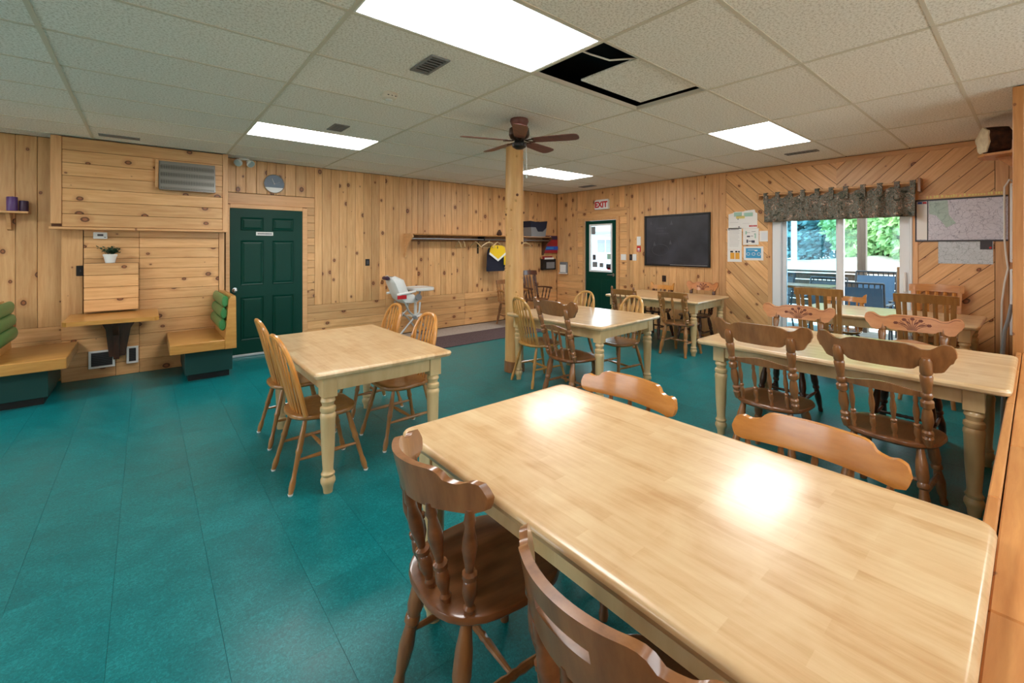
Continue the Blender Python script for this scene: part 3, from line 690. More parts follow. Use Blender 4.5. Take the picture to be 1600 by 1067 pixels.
# ================================================================== TABLES
TL = [(0, .026), (.02, .040), (.05, .044), (.075, .036), (.10, .034), (.115, .045), (.15, .047), (.17, .040), (.19, .046), (.22, .047), (.24, .044),
      (.5, .040), (.76, .031), (.79, .034), (.80, .040), (.815, .040), (.83, .035), (.86, .043), (.89, .044), (.92, .036), (.95, .030), (1, .027)]
def table(label, cx, cy, L, W, rz, rc=.05, h=.76, legm='cream_wood', inset=.06, seed=0):
    t = thing('dining_table', label, 'table', (cx, cy, 0), rz, 'pale butcher block dining tables')
    def outline(d, z):
        pts = []; a, b, r = L/2-d, W/2-d, max(rc-d, .006)
        for (sx, sy, t0) in ((1, 1, 0), (-1, 1, PI/2), (-1, -1, PI), (1, -1, 1.5*PI)):
            for i in range(6):
                th = t0+PI/2*i/5; pts.append((sx*(a-r)+r*math.cos(th), sy*(b-r)+r*math.sin(th), z))
        return pts
    prof = [(.022, h-.040), (.010, h-.036), (.004, h-.030), (.003, h-.022), (0, h-.016), (.002, h-.009), (.007, h-.003), (.015, h), (.03, h)]
    MB().rings([outline(d, z) for d, z in prof]).build('tabletop', M['maple'], t)
    lx, ly = L/2-inset-.045, W/2-inset-.045
    for sx in (-1, 1):
        for sy in (-1, 1):
            x, y = sx*lx, sy*ly
            MB().box(x-.044, x+.044, y-.044, y+.044, h-.17, h-.04, .003).lathe((x, y, h-.168), (x, y, 0), TL, 16).build('leg', M[legm], t)
    for s in (-1, 1):
        MB().box(-lx+.046, lx-.046, s*ly+s*.012, s*ly+s*.034, h-.135, h-.041).build('apron', M[legm], t, smooth=False)
        MB().box(s*lx+s*.012, s*lx+s*.034, -ly+.046, ly-.046, h-.135, h-.041).build('apron', M[legm], t, smooth=False)
    return t
Q = PI/2
table('large pale wood dining table in the foreground beside the half wall', 1.275, .868, 1.605, .97, Q, .055)
table('pale wood dining table standing alone on the left among four hoop back chairs', 1.225, 3.41, 1.44, .94, Q, .03)
table('long pale wood dining table behind the foreground table, its end by the half wall', 4.0, .93, 1.70, 1.16, Q, .05, inset=.10)
table('pale wood dining table next to the log post', 3.75, 3.27, 1.32, 1.10, Q+.06, .03)
table('far pale wood dining table under the chalkboard', 6.24, 3.72, 1.50, 1.12, Q+.06, .03)
table('pale wood dining table in front of the patio door', 6.46, 1.12, 1.56, 1.0, Q, .04)

# ================================================================== CHAIRS
def seat_mesh(mb, dx, wy, z0, z1, front=1.0, dish=.008, x0=0):
    n = 32; base = []
    for i in range(n):
        th = 2*PI*i/n; c, s = math.cos(th), math.sin(th)
        x = dx*math.copysign(abs(c)**.72, c); y = wy*(1+.07*front*x/dx)*math.copysign(abs(s)**.72, s)
        if x > 0: x -= .018*math.cos(y/wy*PI)*.5 if abs(y) < wy*.5 else 0
        base.append((x+x0, y))
    R = lambda k, z: [(x0+(x-x0)*k, y*k, z) for x, y in base]
    return mb.rings([R(.86, z0), R(.96, z0+.004), R(1, z0+.014), R(1, z1-.010), R(.985, z1-.003), R(.95, z1), R(.7, z1-dish*.8), R(.3, z1-dish)])
LEG_S = [(0, .012), (.15, .0155), (.30, .018), (.40, .017), (.43, .020), (.46, .020), (.48, .016), (.78, .013), (.84, .018), (.92, .018), (.97, .014), (1, .014)]
LEG_T = [(0, .016), (.12, .021), (.2, .027), (.34, .029), (.42, .022), (.44, .027), (.48, .027), (.50, .019), (.66, .027), (.80, .023), (.90, .016), (.95, .020), (1, .017)]
STR = [(0, .008), (.15, .010), (.4, .014), (.45, .011), (.5, .015), (.55, .011), (.6, .014), (.85, .010), (1, .008)]
def base_parts(t, sm, lm, prof, dx=.21, wy=.215, zs=.45, fx=.235, fy=.20, seat_t=.034, glides=False, front=1.0):
    seat_mesh(MB(), dx, wy, zs-seat_t, zs, front).build('seat', M[sm], t)
    tops = {}
    for sx in (-1, 1):
        for sy in (-1, 1):
            a = Vector((sx*dx*.62, sy*wy*.64, zs-seat_t+.008)); b = Vector((sx*fx, sy*fy, .006 if glides else 0)); tops[sx, sy] = (a, b)
            lg = MB().lathe(a, b, prof, 10).build('leg', M[lm], t)
            if glides: MB().lathe(b+Vector((0,0,.006)), b-Vector((0,0,.006)), [(0, .016), (1, .013)], 10).build('foot_glide', M['white'], lg)
    at = lambda k, f: tops[k][0]+(tops[k][1]-tops[k][0])*f
    for sy in (-1, 1): MB().lathe(at((-1, sy), .56), at((1, sy), .56), STR, 8).build('stretcher', M[lm], t)
    m0 = (at((-1, -1), .56)+at((1, -1), .56))/2; m1 = (at((-1, 1), .56)+at((1, 1), .56))/2
    MB().lathe(m0, m1, STR, 8).build('stretcher', M[lm], t)
    return at
PROTO = {}
def place(key, maker, label, x, y, rz, group):
    if key not in PROTO:
        t = maker(); t.location = (x, y, 0); t.rotation_euler = (0, 0, rz); t['label'] = label; t['group'] = group; PROTO[key] = t; return t
    return dup(PROTO[key], (x, y, 0), rz, label, group)
def hoop_chair(wm, sm, lm, arrow=False, glides=False, H=.94):
    t = thing('windsor_chair', '', 'chair')
    base_parts(t, sm, lm, LEG_S, glides=glides)
    zs = .448; lean = .24; xb = -.165
    pts = []
    for i in range(25):
        th = PI*i/24; c = math.cos(th); s = math.sin(th)
        y = .195*math.copysign(abs(c)**.75, c)*(1-.12*(1-s)); z = zs+(H-zs)*s**.62 if s > 0 else zs
        pts.append((xb+.035*(abs(y)/.195)**2-lean*(z-zs), y, z))
    MB().tube(pts, .0155, 8).build('back_hoop', M[wm], t)
    n = 5 if arrow else 7
    for i in range(n):
        u = -1+2*(i+.5)/n*1.0; y0 = u*.135; y1 = u*.172
        c = abs(y1)/.195; s = math.sqrt(max(0, 1-(c**(1/.75))**2)); zt = zs+(H-zs)*s**.62-.004
        p0 = Vector((xb+.018*u*u, y0, zs-.004)); p1 = Vector((xb+.03*u*u-lean*(zt-zs), y1, zt))
        if arrow: prof = [(0, .007), (.3, .007), (.5, .009), (.72, .022), (.8, .024), (.9, .012), (1, .007)]; fl = .36
        else: prof = [(0, .009), (.3, .012), (.6, .0125), (1, .008)]; fl = .7
        MB().lathe(p0, p1, prof, 8, fl, up=(1, 0, 0)).build('spindle', M[wm], t)
    return t
def lerp(tab, u):
    u = abs(u)
    for (a, p), (b, q) in zip(tab, tab[1:]):
        if a <= u <= b:
            k = (u-a)/(b-a); k = k*k*(3-2*k); return p+(q-p)*k
    return tab[-1][1]
CREST = {  # (|u|, top), (|u|, bottom), in units of the crest height
 'wave': ([(0, .93), (.36, .92), (.44, .88), (.58, .77), (.66, .78), (.86, 1.0), (.94, .98), (.98, .88), (1, .72)], [(0, .03), (.40, .04), (.48, .08), (.54, .20), (.60, .20), (.655, .05), (.72, .0), (.82, .04), (.95, .38), (1, .6)]),
 'step': ([(0, 1.0), (.50, .98), (.58, .95), (.68, .72), (.78, .68), (.88, .74), (.95, .70), (.985, .55), (1, .38)], [(0, .02), (.6, .0), (.85, -.02), (.95, .05), (.985, .18), (1, .34)]),
 'plain': ([(0, 1.0), (.5, .97), (.9, .93), (1, .9)], [(0, .05), (.5, .04), (1, 0)]),
 'ears': ([(0, .62), (.6, .60), (.8, .62), (.9, .9), (1, 1.0)], [(0, .05), (.6, .0), (1, 0)]),
}
def spindle_chair(crest, cm, pm, sm, lm, H=1.0, ch=.13, cw=.54, bend=.05, lean=.24, posts='turned', post_y=.19, rail=None, nspin=4, spin='turned', seat=(.21, .225), slot=None, flower=False,
                  arms=False, square=False, zs=.45, finial=False, ct=.024):
    t = thing('dining_chair', '', 'chair')
    dx, wy = seat
    base_parts(t, sm, lm, [(0, .02), (.5, .02), (1, .016)] if square else LEG_T, dx, wy, zs, fx=.20 if square else .225, fy=.19)
    xb = -dx+.045
    tt, tb = CREST[crest]; zc = H-ch
    xf = lambda u, z: xb-lean*(z-zs)+bend*u*u
    zt = lambda u: zc+ch*lerp(tt, u); zb = lambda u: zc+ch*lerp(tb, u)
    cr = MB().panel(zt, zb, cw, xf, ct, 48, 6, slot).build('crest_rail', M[cm], t)
    if flower:
        mb = MB(); face = lambda u, z: Vector((xf(u, z)+ct/2+.0008, u*cw/2, z)); zb0 = zc+ch*.10
        for k in range(-4, 5):
            u1 = k*.085; h1 = zc+ch*(.74-.018*k*k)
            pts = [face(u1*.25+u1*.75*f*f, zb0+(h1-zb0)*f) for f in (0, .25, .5, .75, 1)]
            mb.tube(pts, .0022, 5)
            if k % 2 == 0:
                c = pts[-1]
                for m in range(6):
                    th = m*PI/3; uu, zz = u1+.05*math.cos(th), h1+.012*math.sin(th)
                    p = face(uu, zz); mb.lathe(face(u1, h1), p, [(0, .0015), (.6, .006), (1, .003)], 6, .4, up=(1,0,0))
            else:
                mb.lathe(pts[2], face(u1+.05*(1 if k > 0 else -1), h1-.01), [(0, .001), (.5, .005), (1, .001)], 6, .4, up=(1,0,0))
        ring = [face(u, zt(u)-.012) for u in [-.93+1.86*i/40 for i in range(41)]]
        mb.tube(ring, .0016, 5); mb.build('carved_flowers', M['carve'], cr)
    PR = [(0, .016), (.06, .023), (.10, .025), (.12, .016), (.14, .025), (.17, .025), (.19, .016), (.30, .027), (.40, .022), (.44, .016), (.46, .028), (.52, .029), (.54, .017), (.57, .025), (.60, .026), (.62, .019), (.72, .025), (.80, .028), (.82, .022), (.84, .027), (.96, .026), (1, .018)]
    topz = lambda u: zb(u)+.4*(zt(u)-zb(u))
    if posts:
        for s in (-1, 1):
            u = s*post_y/(cw/2); zt_ = topz(u)+.02; p0 = Vector((xb+.02, s*(wy*.80), zs-.01)); p1 = Vector((xf(u, zt_)-(.016 if posts == 'turned' else 0), s*post_y, zt_))
            if posts == 'turned': MB().lathe(p0, p1, PR, 10).build('back_post', M[pm], t)
            else:
                d = p1-p0; e = d.normalized(); sx = Vector((1,0,0)); sx = (sx-e*sx.dot(e)).normalized(); sy = e.cross(sx)
                q = [p0+sx*a+sy*b for a, b in ((-.012,-.019),(.012,-.019),(.012,.019),(-.012,.019))]
                MB().prism(q, d+e*.01).build('back_post', M[pm], t, smooth=False)
            if finial: MB().lathe(p1, p1+Vector((-.005, 0, .075)), [(0, .012), (.4, .010), (.55, .016), (.8, .017), (1, .006)], 10).build('finial', M[pm], t)
    zr = None
    if rail:
        zr = rail
        MB().panel(lambda u: zr+.018+.012*math.cos(u*PI), lambda u: zr-.022, post_y*2-.03, lambda u, z: xf(u*.7, z)-.004, .016, 20, 2).build('lower_rail', M[cm], t)
    SP = [(0, .009), (.07, .012), (.10, .008), (.22, .015), (.32, .013), (.34, .009), (.36, .015), (.40, .015), (.42, .008), (.64, .0155), (.72, .014), (.84, .009), (.88, .012), (1, .008)]
    for i in range(nspin):
        span = (post_y-.05 if posts else cw/2*.82)
        u = -1+2*i/(nspin-1) if nspin > 1 else 0
        y1 = u*span; uu = y1/(cw/2); z1 = (zr-.015) if zr else topz(uu)-.01*0
        if not zr: z1 = zb(uu)+.012
        p0 = Vector((xb+.012*u*u+(.03*abs(u)**2 if not posts else 0), u*min(span, wy*.72), zs-.008)); p1 = Vector((xf(uu, z1)-.002, y1, z1))
        if spin == 'turned': MB().lathe(p0, p1, SP if not rail else SP, 8).build('spindle', M[pm], t)
        elif spin == 'fat': MB().lathe(p0, p1, [(a, r*1.5) for a, r in SP], 10).build('spindle', M[pm], t)
        elif spin == 'arrow': MB().lathe(p0, p1, [(0, .008), (.35, .009), (.55, .012), (.75, .022), (.85, .022), (.95, .010), (1, .008)], 8, .4, up=(1,0,0)).build('spindle', M[pm], t)
        else: MB().lathe(p0, p1, [(0, .017), (1, .017)], 4, .5, up=(1,0,0)).build('slat', M[pm], t, smooth=False)
    if arms:
        for s in (-1, 1):
            za = zs+.22
            MB().tube([(xf(.8*s, za), s*.20, za), (-.05, s*.25, za+.008), (.10, s*.265, za+.004), (.17, s*.26, za), (.185, s*.255, za-.008)], [.014, .016, .02, .022, .016], 8).build('arm_rest', M[pm], t)
            for xx in (.14, .04, -.06): MB().lathe((xx*.95, s*.20, zs-.01), (xx, s*.258, za), SP, 8).build('arm_spindle', M[pm], t)
    return t
g1 = 'hoop back chairs around the left table'
mk = lambda: hoop_chair('honey', 'tawny', 'tawny', glides=True)
place('hoop', mk, 'honey hoop back chair left of the lone left table, nearer the viewer', .90, 3.10, .03, g1)
place('hoop', mk, 'honey hoop back chair left of the lone left table, nearer the green door', .94, 3.85, 0, g1)
place('hoop', mk, 'honey hoop back chair right of the lone left table, nearer the viewer', 1.57, 3.28, PI+.05, g1)
place('hoop', mk, 'honey hoop back chair right of the lone left table, nearer the high chair', 1.62, 4.04, PI, g1)
g2 = 'chairs around the table by the log post'
place('hoop_t', lambda: hoop_chair('honey_olive', 'honey_olive', 'honey_olive', H=.95), 'tawny hoop back chair standing in front of the log post', 3.40, 3.60, -.12, g2)
mk = lambda: hoop_chair('honey_pale', 'tawny', 'tawny', arrow=True, H=.93)
place('hoop_a', mk, 'pale hoop back chair at the log post table, in front of the exit door', 4.12, 3.75, PI, g2)
place('hoop_a', mk, 'pale hoop back chair at the log post table, nearer the far table', 4.12, 3.05, PI-.1, g2)
mk = lambda: spindle_chair('wave', 'brown', 'brown', 'brown_deep', 'brown', H=1.01, ch=.155, cw=.60, rail=.735, nspin=4)
place('press', mk, 'brown wave crested spindle chair at the log post table', 3.22, 2.93, -.05, g2)
g3 = 'chairs along the long table by the half wall'
place('press', mk, 'brown wave crested chair, near side of the long table, farther from the half wall', 3.37, 1.18, 0, g3)
place('press', mk, 'brown wave crested chair, near side of the long table, next to the half wall', 3.36, .545, -.04, g3)
mk = lambda: spindle_chair('wave', 'rosy', 'brown', 'walnut', 'walnut', H=.955, ch=.14, cw=.60, rail=.72, nspin=5, flower=True)
place('flower', mk, 'rosy chair crest with carved flowers, far side of the long table, left one', 4.53, 1.46, PI, g3)
place('flower', mk, 'rosy chair crest with carved flowers, far side of the long table, right one', 4.53, .65, PI, g3)
g4 = 'chairs around the foreground table'
mk = lambda: spindle_chair('step', 'amber', 'brown', 'brown', 'brown', H=.85, ch=.115, cw=.55, bend=.05, lean=.2, posts=None, nspin=5, zs=.43)
place('step', mk, 'amber low back chair, far side of the foreground table, left one', 1.64, 1.31, PI, g4)
place('step', mk, 'amber low back chair, far side of the foreground table, next to the half wall', 1.66, .53, PI-.03, g4)
place('step_d', lambda: spindle_chair('step', 'brown', 'brown_deep', 'brown_deep', 'brown', H=.885, ch=.125, cw=.47, bend=.15, lean=.24, posts=None, nspin=5, spin='fat', seat=(.235, .22)), 'dark brown low back chair pulled out on the near left of the foreground table', .875, 1.20, -.06, g4)
place('step_s', lambda: spindle_chair('step', 'brown', 'brown_deep', 'brown_deep', 'brown', H=.885, ch=.15, cw=.52, bend=.13, lean=.22, posts=None, nspin=5, spin='fat', seat=(.235, .22), slot=(-.26, .26, 3, 3)), 'brown chair with a hand slot in its crest, closest to the viewer', .84, .53, -.05, g4)
g5 = 'chairs around the far table under the chalkboard'
mk = lambda: spindle_chair('plain', 'tawny', 'tawny', 'brown', 'tawny', H=.885, ch=.085, cw=.44, bend=.03, post_y=.19, posts='turned', nspin=3, spin='arrow', lean=.2)
place('arrow', mk, 'tawny arrow back chair on the near side of the far chalkboard table', 5.82, 3.24, .02, g5)
place('arrow_f', lambda: spindle_chair('plain', 'tawny', 'brown', 'brown_deep', 'brown', H=.865, ch=.085, cw=.44, bend=.03, post_y=.19, nspin=4, lean=.2, finial=True), 'tawny chair with knob finials at the far table, beside the exit door', 5.80, 4.05, .05, g5)
place('low', lambda: spindle_chair('ears', 'honey', 'walnut', 'walnut', 'walnut', H=.90, ch=.12, cw=.44, bend=.04, post_y=.17, nspin=4, lean=.2), 'honey crested dark chair behind the far table, below the chalkboard outlet', 6.66, 4.16, PI, g5)
place('press_f', lambda: spindle_chair('wave', 'rosy', 'walnut', 'walnut', 'walnut', H=.955, ch=.15, cw=.52, rail=.70, nspin=5, flower=True), 'carved wave crested chair, spindles darkened as shade, behind the far table, below the paper notices', 6.68, 3.47, PI, g5)  # walnut on the spindles paints in the shade behind the table
g6 = 'chairs around the table by the patio door'
mk = lambda: spindle_chair('plain', 'tawny', 'tawny', 'tawny', 'tawny', H=1.06, ch=.09, cw=.46, bend=.03, posts='square', post_y=.195, nspin=5, spin='slat', square=True, lean=.2)
place('slat', mk, 'tall slat back chair, back to the viewer, in front of the patio door glass', 5.94, 1.55, 0, g6)
place('slat', mk, 'tall slat back chair, back to the viewer, nearer the wall maps', 5.92, .68, 0, g6)
place('slat_o', lambda: spindle_chair('plain', 'amber', 'amber', 'tawny', 'amber', H=1.07, ch=.09, cw=.47, bend=.03, posts='square', post_y=.20, nspin=5, spin='slat', square=True, lean=.15), 'amber slat back chair behind the patio door table, against the map wall', 6.90, .76, PI, g6)
place('low_o', lambda: spindle_chair('ears', 'amber', 'amber', 'amber', 'walnut', H=.90, ch=.11, cw=.46, bend=.03, post_y=.18, nspin=4, lean=.15), 'low amber chair with raised crest ends behind the patio door table', 6.90, 1.63, PI, g6)
g7 = 'dark armchairs along the back wall'
mk = lambda: spindle_chair('plain', 'walnut', 'walnut', 'brown_deep', 'walnut', H=1.02, ch=.10, cw=.42, bend=.03, post_y=.17, nspin=4, spin='arrow', arms=True, lean=.2)
place('captain', mk, 'dark wooden armchair right of the log post under the wall file', 6.12, 6.55, math.radians(-92), g7).location.z = .011
place('captain_low', lambda: spindle_chair('plain', 'brown', 'tawny', 'brown', 'brown', H=.86, ch=.09, cw=.42, bend=.03, post_y=.17, nspin=4, arms=True, lean=.2), 'brown wooden armchair half hidden left behind the log post', 5.42, 6.52, math.radians(-100), g7).location.z = .011

# ================================================================== BOOTH
def bench(label, sgn, xo):
    X = lambda x: xo+sgn*x          # x measured from the seat front edge toward the back
    t = thing('booth_bench', label, 'bench', (X(.3), 6.42, 0), 0, 'booth benches'); L = Vector((X(.3), 6.42, 0))
    def bx(x0, x1, y0, y1, z0, z1, c): return MB().box(X(x0)-L.x, X(x1)-L.x, y0-L.y, y1-L.y, z0, z1, c)
    bx(0, .50, 5.93, 6.895, .345, .45, .006).build('seat', M['oak'], t)
    prof = [(.50, .345), (.61, .345), (.605, .92), (.60, .945), (.555, .945), (.535, .90), (.50, .45)]
    MB().prism([(X(x)-L.x, 5.93-L.y, z) for x, z in prof], (0, .965, 0)).build('back_frame', M['oak'], t)
    for i in range(3):
        z = .545+i*.133
        x = .485+.012*i; p0 = (X(x)-L.x, 5.99-L.y, z+.066); p1 = (X(x)-L.x, 6.88-L.y, z+.066)
        MB().lathe(p0, p1, [(0, .05), (.015, .064), (.03, .067), (.97, .067), (.985, .064), (1, .05)], 16, .55, up=(1, 0, 0)).build('cushion_roll', M['vinyl_green'], t)
    bx(.14, .59, 6.08, 6.89, .07, .344, .003).build('base', M['base_green'], t)
    bx(.17, .56, 6.11, 6.88, 0, .069, 0).build('toe_kick', M['black'], t)
bench('oak booth bench with green channelled cushion beside the green door', 1, .195)
bench('oak booth bench with green channelled cushion at the left edge', -1, -.58)
t = thing('booth_table', 'wall mounted oak booth table between the two benches', 'table', (-.265, 6.9, 0)); dy = -6.9
poly = [(-.375, 0), (-.375, -.70), (-.34, -.745), (.34, -.80), (.375, -.76), (.375, 0)]
MB().prism([(x, y, .715) for x, y in poly], (0, 0, .042)).build('table_top', M['oak'], t)
MB().prism([(-.02, 0, .22), (-.02, -.12, .22), (-.02, -.16, .50), (-.02, -.55, .714), (-.02, 0, .714)], (.05, 0, 0)).build('gusset', M['walnut'], t)
MB().prism([(-.16, -.001, .714), (.22, -.001, .714), (.13, -.001, .56), (.08, -.001, .24), (-.06, -.001, .24), (-.09, -.001, .56)], (0, -.05, 0)).build('support_plate', M['walnut'], t)
tag(MB().box(-.53, -.065, 6.80, 6.899, .78, 1.325, .004).build('panel_box', M['backing'], smooth=False), 'shallow pine box above the booth table under the potted plant', 'box')
pb = bpy.data.objects['panel_box']; back_h(pb, -.53, -.065, .78, 1.325, 6.782, .136)
for (x0, x1, z0, z1, lb) in ((-.50, -.275, .12, .32, 'wider white framed wall vent low under the booth table'), (-.175, -.068, .13, .33, 'narrow white framed wall vent low under the booth table')):
    t = thing('wall_vent', lb, 'vent', ((x0+x1)/2, 6.9, 0), 0, 'white framed wall vents'); a = (x1-x0)/2; b = .022
    MB().box(-a, a, -.012, .0, z0, z0+b, .002).box(-a, a, -.012, .0, z1-b, z1, .002).box(-a, -a+b, -.012, 0, z0+b, z1-b, .002).box(a-b, a, -.012, 0, z0+b, z1-b, .002).build('vent_frame', M['white'], t, smooth=False)
    MB().box(-a+b, a-b, -.003, 0, z0+b, z1-b).build('vent_back', M['black'], t, smooth=False)
    for i in range(8):
        z = z0+b+(z1-z0-2*b)*(i+.5)/8; MB().box(-a+b, a-b, -.009, -.004, z-.003, z+.002).build('slat', M['grey_dark'], t, smooth=False)
# potted plant
t = thing('potted_plant', 'small bushy green plant in a white pot above the booth table', 'plant', (-.315, 6.845, 1.326))
MB().lathe((0,0,0), (0,0,.10), [(0, .043), (.72, .056), (.73, .062), (.97, .064), (1, .058), (.93, .054)], 20).build('pot', M['white'], t)
for i in range(22):
    th = random.uniform(0, 2*PI); r = random.uniform(.02, .085); h = random.uniform(.03, .09)
    p1 = Vector((r*math.cos(th)*1.2, r*math.sin(th)*.8, .09+h))
    mb = MB().tube([(r*.3*math.cos(th), r*.3*math.sin(th), .085), p1*.6+Vector((0,0,.035)), p1], .002, 5)
    for k in range(9):
        q = p1*(.55+.05*k)+Vector((random.gauss(0, .014), random.gauss(0, .012), .04-.004*k)); d = Vector((random.gauss(0,1), random.gauss(0,1), random.uniform(-.2, .8))).normalized()*.036
        s_ = d.cross(Vector((0,0,1))).normalized()*.014
        mb.add([q, q+d*.5+s_, q+d, q+d*.5-s_], [(0, 1, 2, 3)])
    mb.build('sprig', M['leaf_pot'], t, smooth=False)
# thermostat, outlets, switches
def wall_plate(name, label, cat, o, ex, wd, ht, mat, detail, group=None):
    ex = Vector(ex); ez = Vector((0,0,1)); out = ex.cross(ez)    # out of the wall
    t = thing(name, label, cat, o, 0, group); Mx = frame((0,0,0), ex, -out, ez)
    f = lambda mb, nm, m: mb.build(nm, M[m], t, M=Mx, smooth=False)
    f(MB().box(-wd/2, wd/2, -.010, 0, -ht/2, ht/2, .003), 'plate', mat)
    for (x, z, a, b, m, nm) in detail: f(MB().box(x-a/2, x+a/2, -.014, -.009, z-b/2, z+b/2, .001), nm, m)
    return t
BX, RX = (1,0,0), (0,-1,0)
wall_plate('thermostat', 'white thermostat under the pine bulkhead', 'thermostat', (-.40, 6.899, 1.64), BX, .12, .075, 'white', [(0, .005, .05, .022, 'grey_dark', 'display'), (.04, -.02, .018, .01, 'grey', 'button')])
wall_plate('switch_plate', 'black switch plate left of the potted plant', 'switch', (-.565, 6.919, 1.24), BX, .07, .115, 'black', [(0, 0, .012, .026, 'grey_dark', 'toggle')], 'black wall plates')
wall_plate('switch_plate', 'black switch plate on the pine boards right of the green six panel door', 'switch', (2.79, WY-.001, 1.26), BX, .07, .11, 'black', [(0, 0, .03, .06, 'grey_dark', 'rocker')], 'black wall plates')
wall_plate('outlet', 'black outlet below the chalkboard', 'outlet', (WX-.001, 4.335, .94), RX, .075, .11, 'black', [(0, .024, .03, .03, 'walnut', 'socket'), (0, -.024, .03, .03, 'walnut', 'socket')], 'black wall plates')
wall_plate('switch_plate', 'white double switch plate right of the exit door', 'switch', (WX-.001, 5.215, 1.315), RX, .125, .115, 'white', [(-.028, 0, .03, .065, 'paper', 'rocker'), (.028, 0, .03, .065, 'paper', 'rocker')])
wall_plate('switch_plate', 'black switch plate beside a white one near the exit door', 'switch', (WX-.001, 5.045, 1.315), RX, .058, .115, 'black', [(0, 0, .02, .05, 'grey_dark', 'rocker')], 'black wall plates')
wall_plate('wall_sensor', 'white wall unit touching the black switch plate near the exit door', 'control', (WX-.001, 4.96, 1.315), RX, .085, .125, 'white', [(0, .02, .05, .03, 'paper', 'cover')])
wall_plate('alarm_sounder', 'white alarm box above the red pull station', 'alarm', (WX-.001, 4.865, 1.63), RX, .085, .165, 'white', [(0, .04, .07, .065, 'paper', 'lens'), (0, -.04, .07, .06, 'paper', 'grille')])
wall_plate('fire_pull_station', 'red fire alarm pull station left of the chalkboard', 'fire alarm', (WX-.001, 4.865, 1.475), RX, .085, .11, 'red', [(0, .0, .045, .035, 'white', 'handle'), (0, -.036, .05, .01, 'white', 'marking')])
# wall shelf and candles at the left edge
t = thing('wall_shelf', 'small pine wall shelf at the left edge', 'shelf', (-1.13, WY, 1.865))
MB().box(-.17, .17, -.15, 0, 0, .022, .004).build('shelf_board', M['pine_trim'], t)
MB().prism([(.0, 0, -.002), (.0, -.12, -.002), (.0, -.06, -.08), (.0, -.035, -.17), (.0, 0, -.18)], (.03, 0, 0)).build('bracket', M['pine_trim'], t)
for (x, y, r, h, m, lb) in ((-1.085, 6.95, .042, .15, 'purple', 'tall purple pillar candle on the small wall shelf'), (-1.005, 6.975, .036, .115, 'purple_dark', 'shorter dark plum candle on the small wall shelf')):
    t = thing('candle', lb, 'candle', (x, y, 1.888), 0, 'candles on the wall shelf')
    MB().lathe((0,0,0), (0,0,h), [(0, r*.97), (.03, r), (.96, r), (1, r*.9), (.97, r*.5)], 18).build('wax', M[m], t)
    MB().tube([(0,0,h*.95), (.002, 0, h+.008)], .0016, 5).build('wick', M['black'], t)
# perforated vent cover on the bulkhead
t = thing('vent_grille', 'perforated steel vent cover on the pine bulkhead', 'vent', (.40, 6.76, 2.37))
Mx = Matrix.Rotation(math.radians(-10), 4, 'X')
MB().box(-.27, .27, -.05, -.045, -.175, .17, .001, Mx).build('perforated_sheet', M['perforated'], t, smooth=False)
MB().box(-.27, .27, -.05, .0, -.185, -.175, 0, Mx).box(-.28, -.27, -.05, 0, -.18, .17, 0, Mx).box(.27, .28, -.05, 0, -.18, .17, 0, Mx).build('rim', M['steel'], t, smooth=False)
MB().box(-.315, -.282, -.035, .017, -.15, .19, .004).build('side_cleat', M['pine_trim'], t, smooth=False)
# clock
t = thing('wall_clock', 'round wall clock with slate face and white lower part above the green door', 'clock', (1.415, WY, 2.415))
MB().lathe((0, 0, 0), (0, -.03, 0), [(0, .135), (.7, .138), (1, .132), (.9, .126)], 36).build('rim', M['chrome'], t)
fz = lambda z0, z1, n=24: [(.126*math.sin(a), -.029, .126*math.cos(a)) for a in [z0+(z1-z0)*i/n for i in range(n+1)]]
lo = math.acos(-.42)
MB().prism(fz(-lo, lo), (0, -.002, 0)).build('slate_face', M['slate_blue'], t)
MB().prism(fz(lo, 2*PI-lo), (0, -.002, 0)).build('white_face', M['white'], t)
MB().tube([(0, -.033, 0), (-.03, -.033, .075)], .0035, 5).build('hour_hand', M['white'], t)
MB().tube([(0, -.034, 0), (.075, -.034, .03)], .0022, 5).build('minute_hand', M['alu'], t)
MB().lathe((0, -.031, 0), (0, -.037, 0), [(0, .009), (1, .007)], 10).build('hand_cap', M['white'], t)
# emergency light
t = thing('emergency_light', 'white twin head emergency light at the ceiling above the green door', 'light', (1.03, 6.98, CZ))
MB().box(-.06, .06, -.03, .03, -.02, .002, .004).build('bracket', M['white'], t)
for s in (-1, 1):
    hd = MB().lathe((s*.055, .0, -.03), (s*.075, -.075, -.075), [(0, .02), (.3, .036), (.9, .05), (1, .05)], 16).build('lamp_head', M['white'], t)
    MB().lathe((s*.0752, -.0752, -.0752), (s*.0755, -.078, -.0765), [(0, .044), (1, .042)], 16).build('lens', M['alu'], hd)
    MB().tube([(s*.04, 0, -.015), (s*.052, 0, -.035)], .01, 8).build('swivel', M['white'], t)

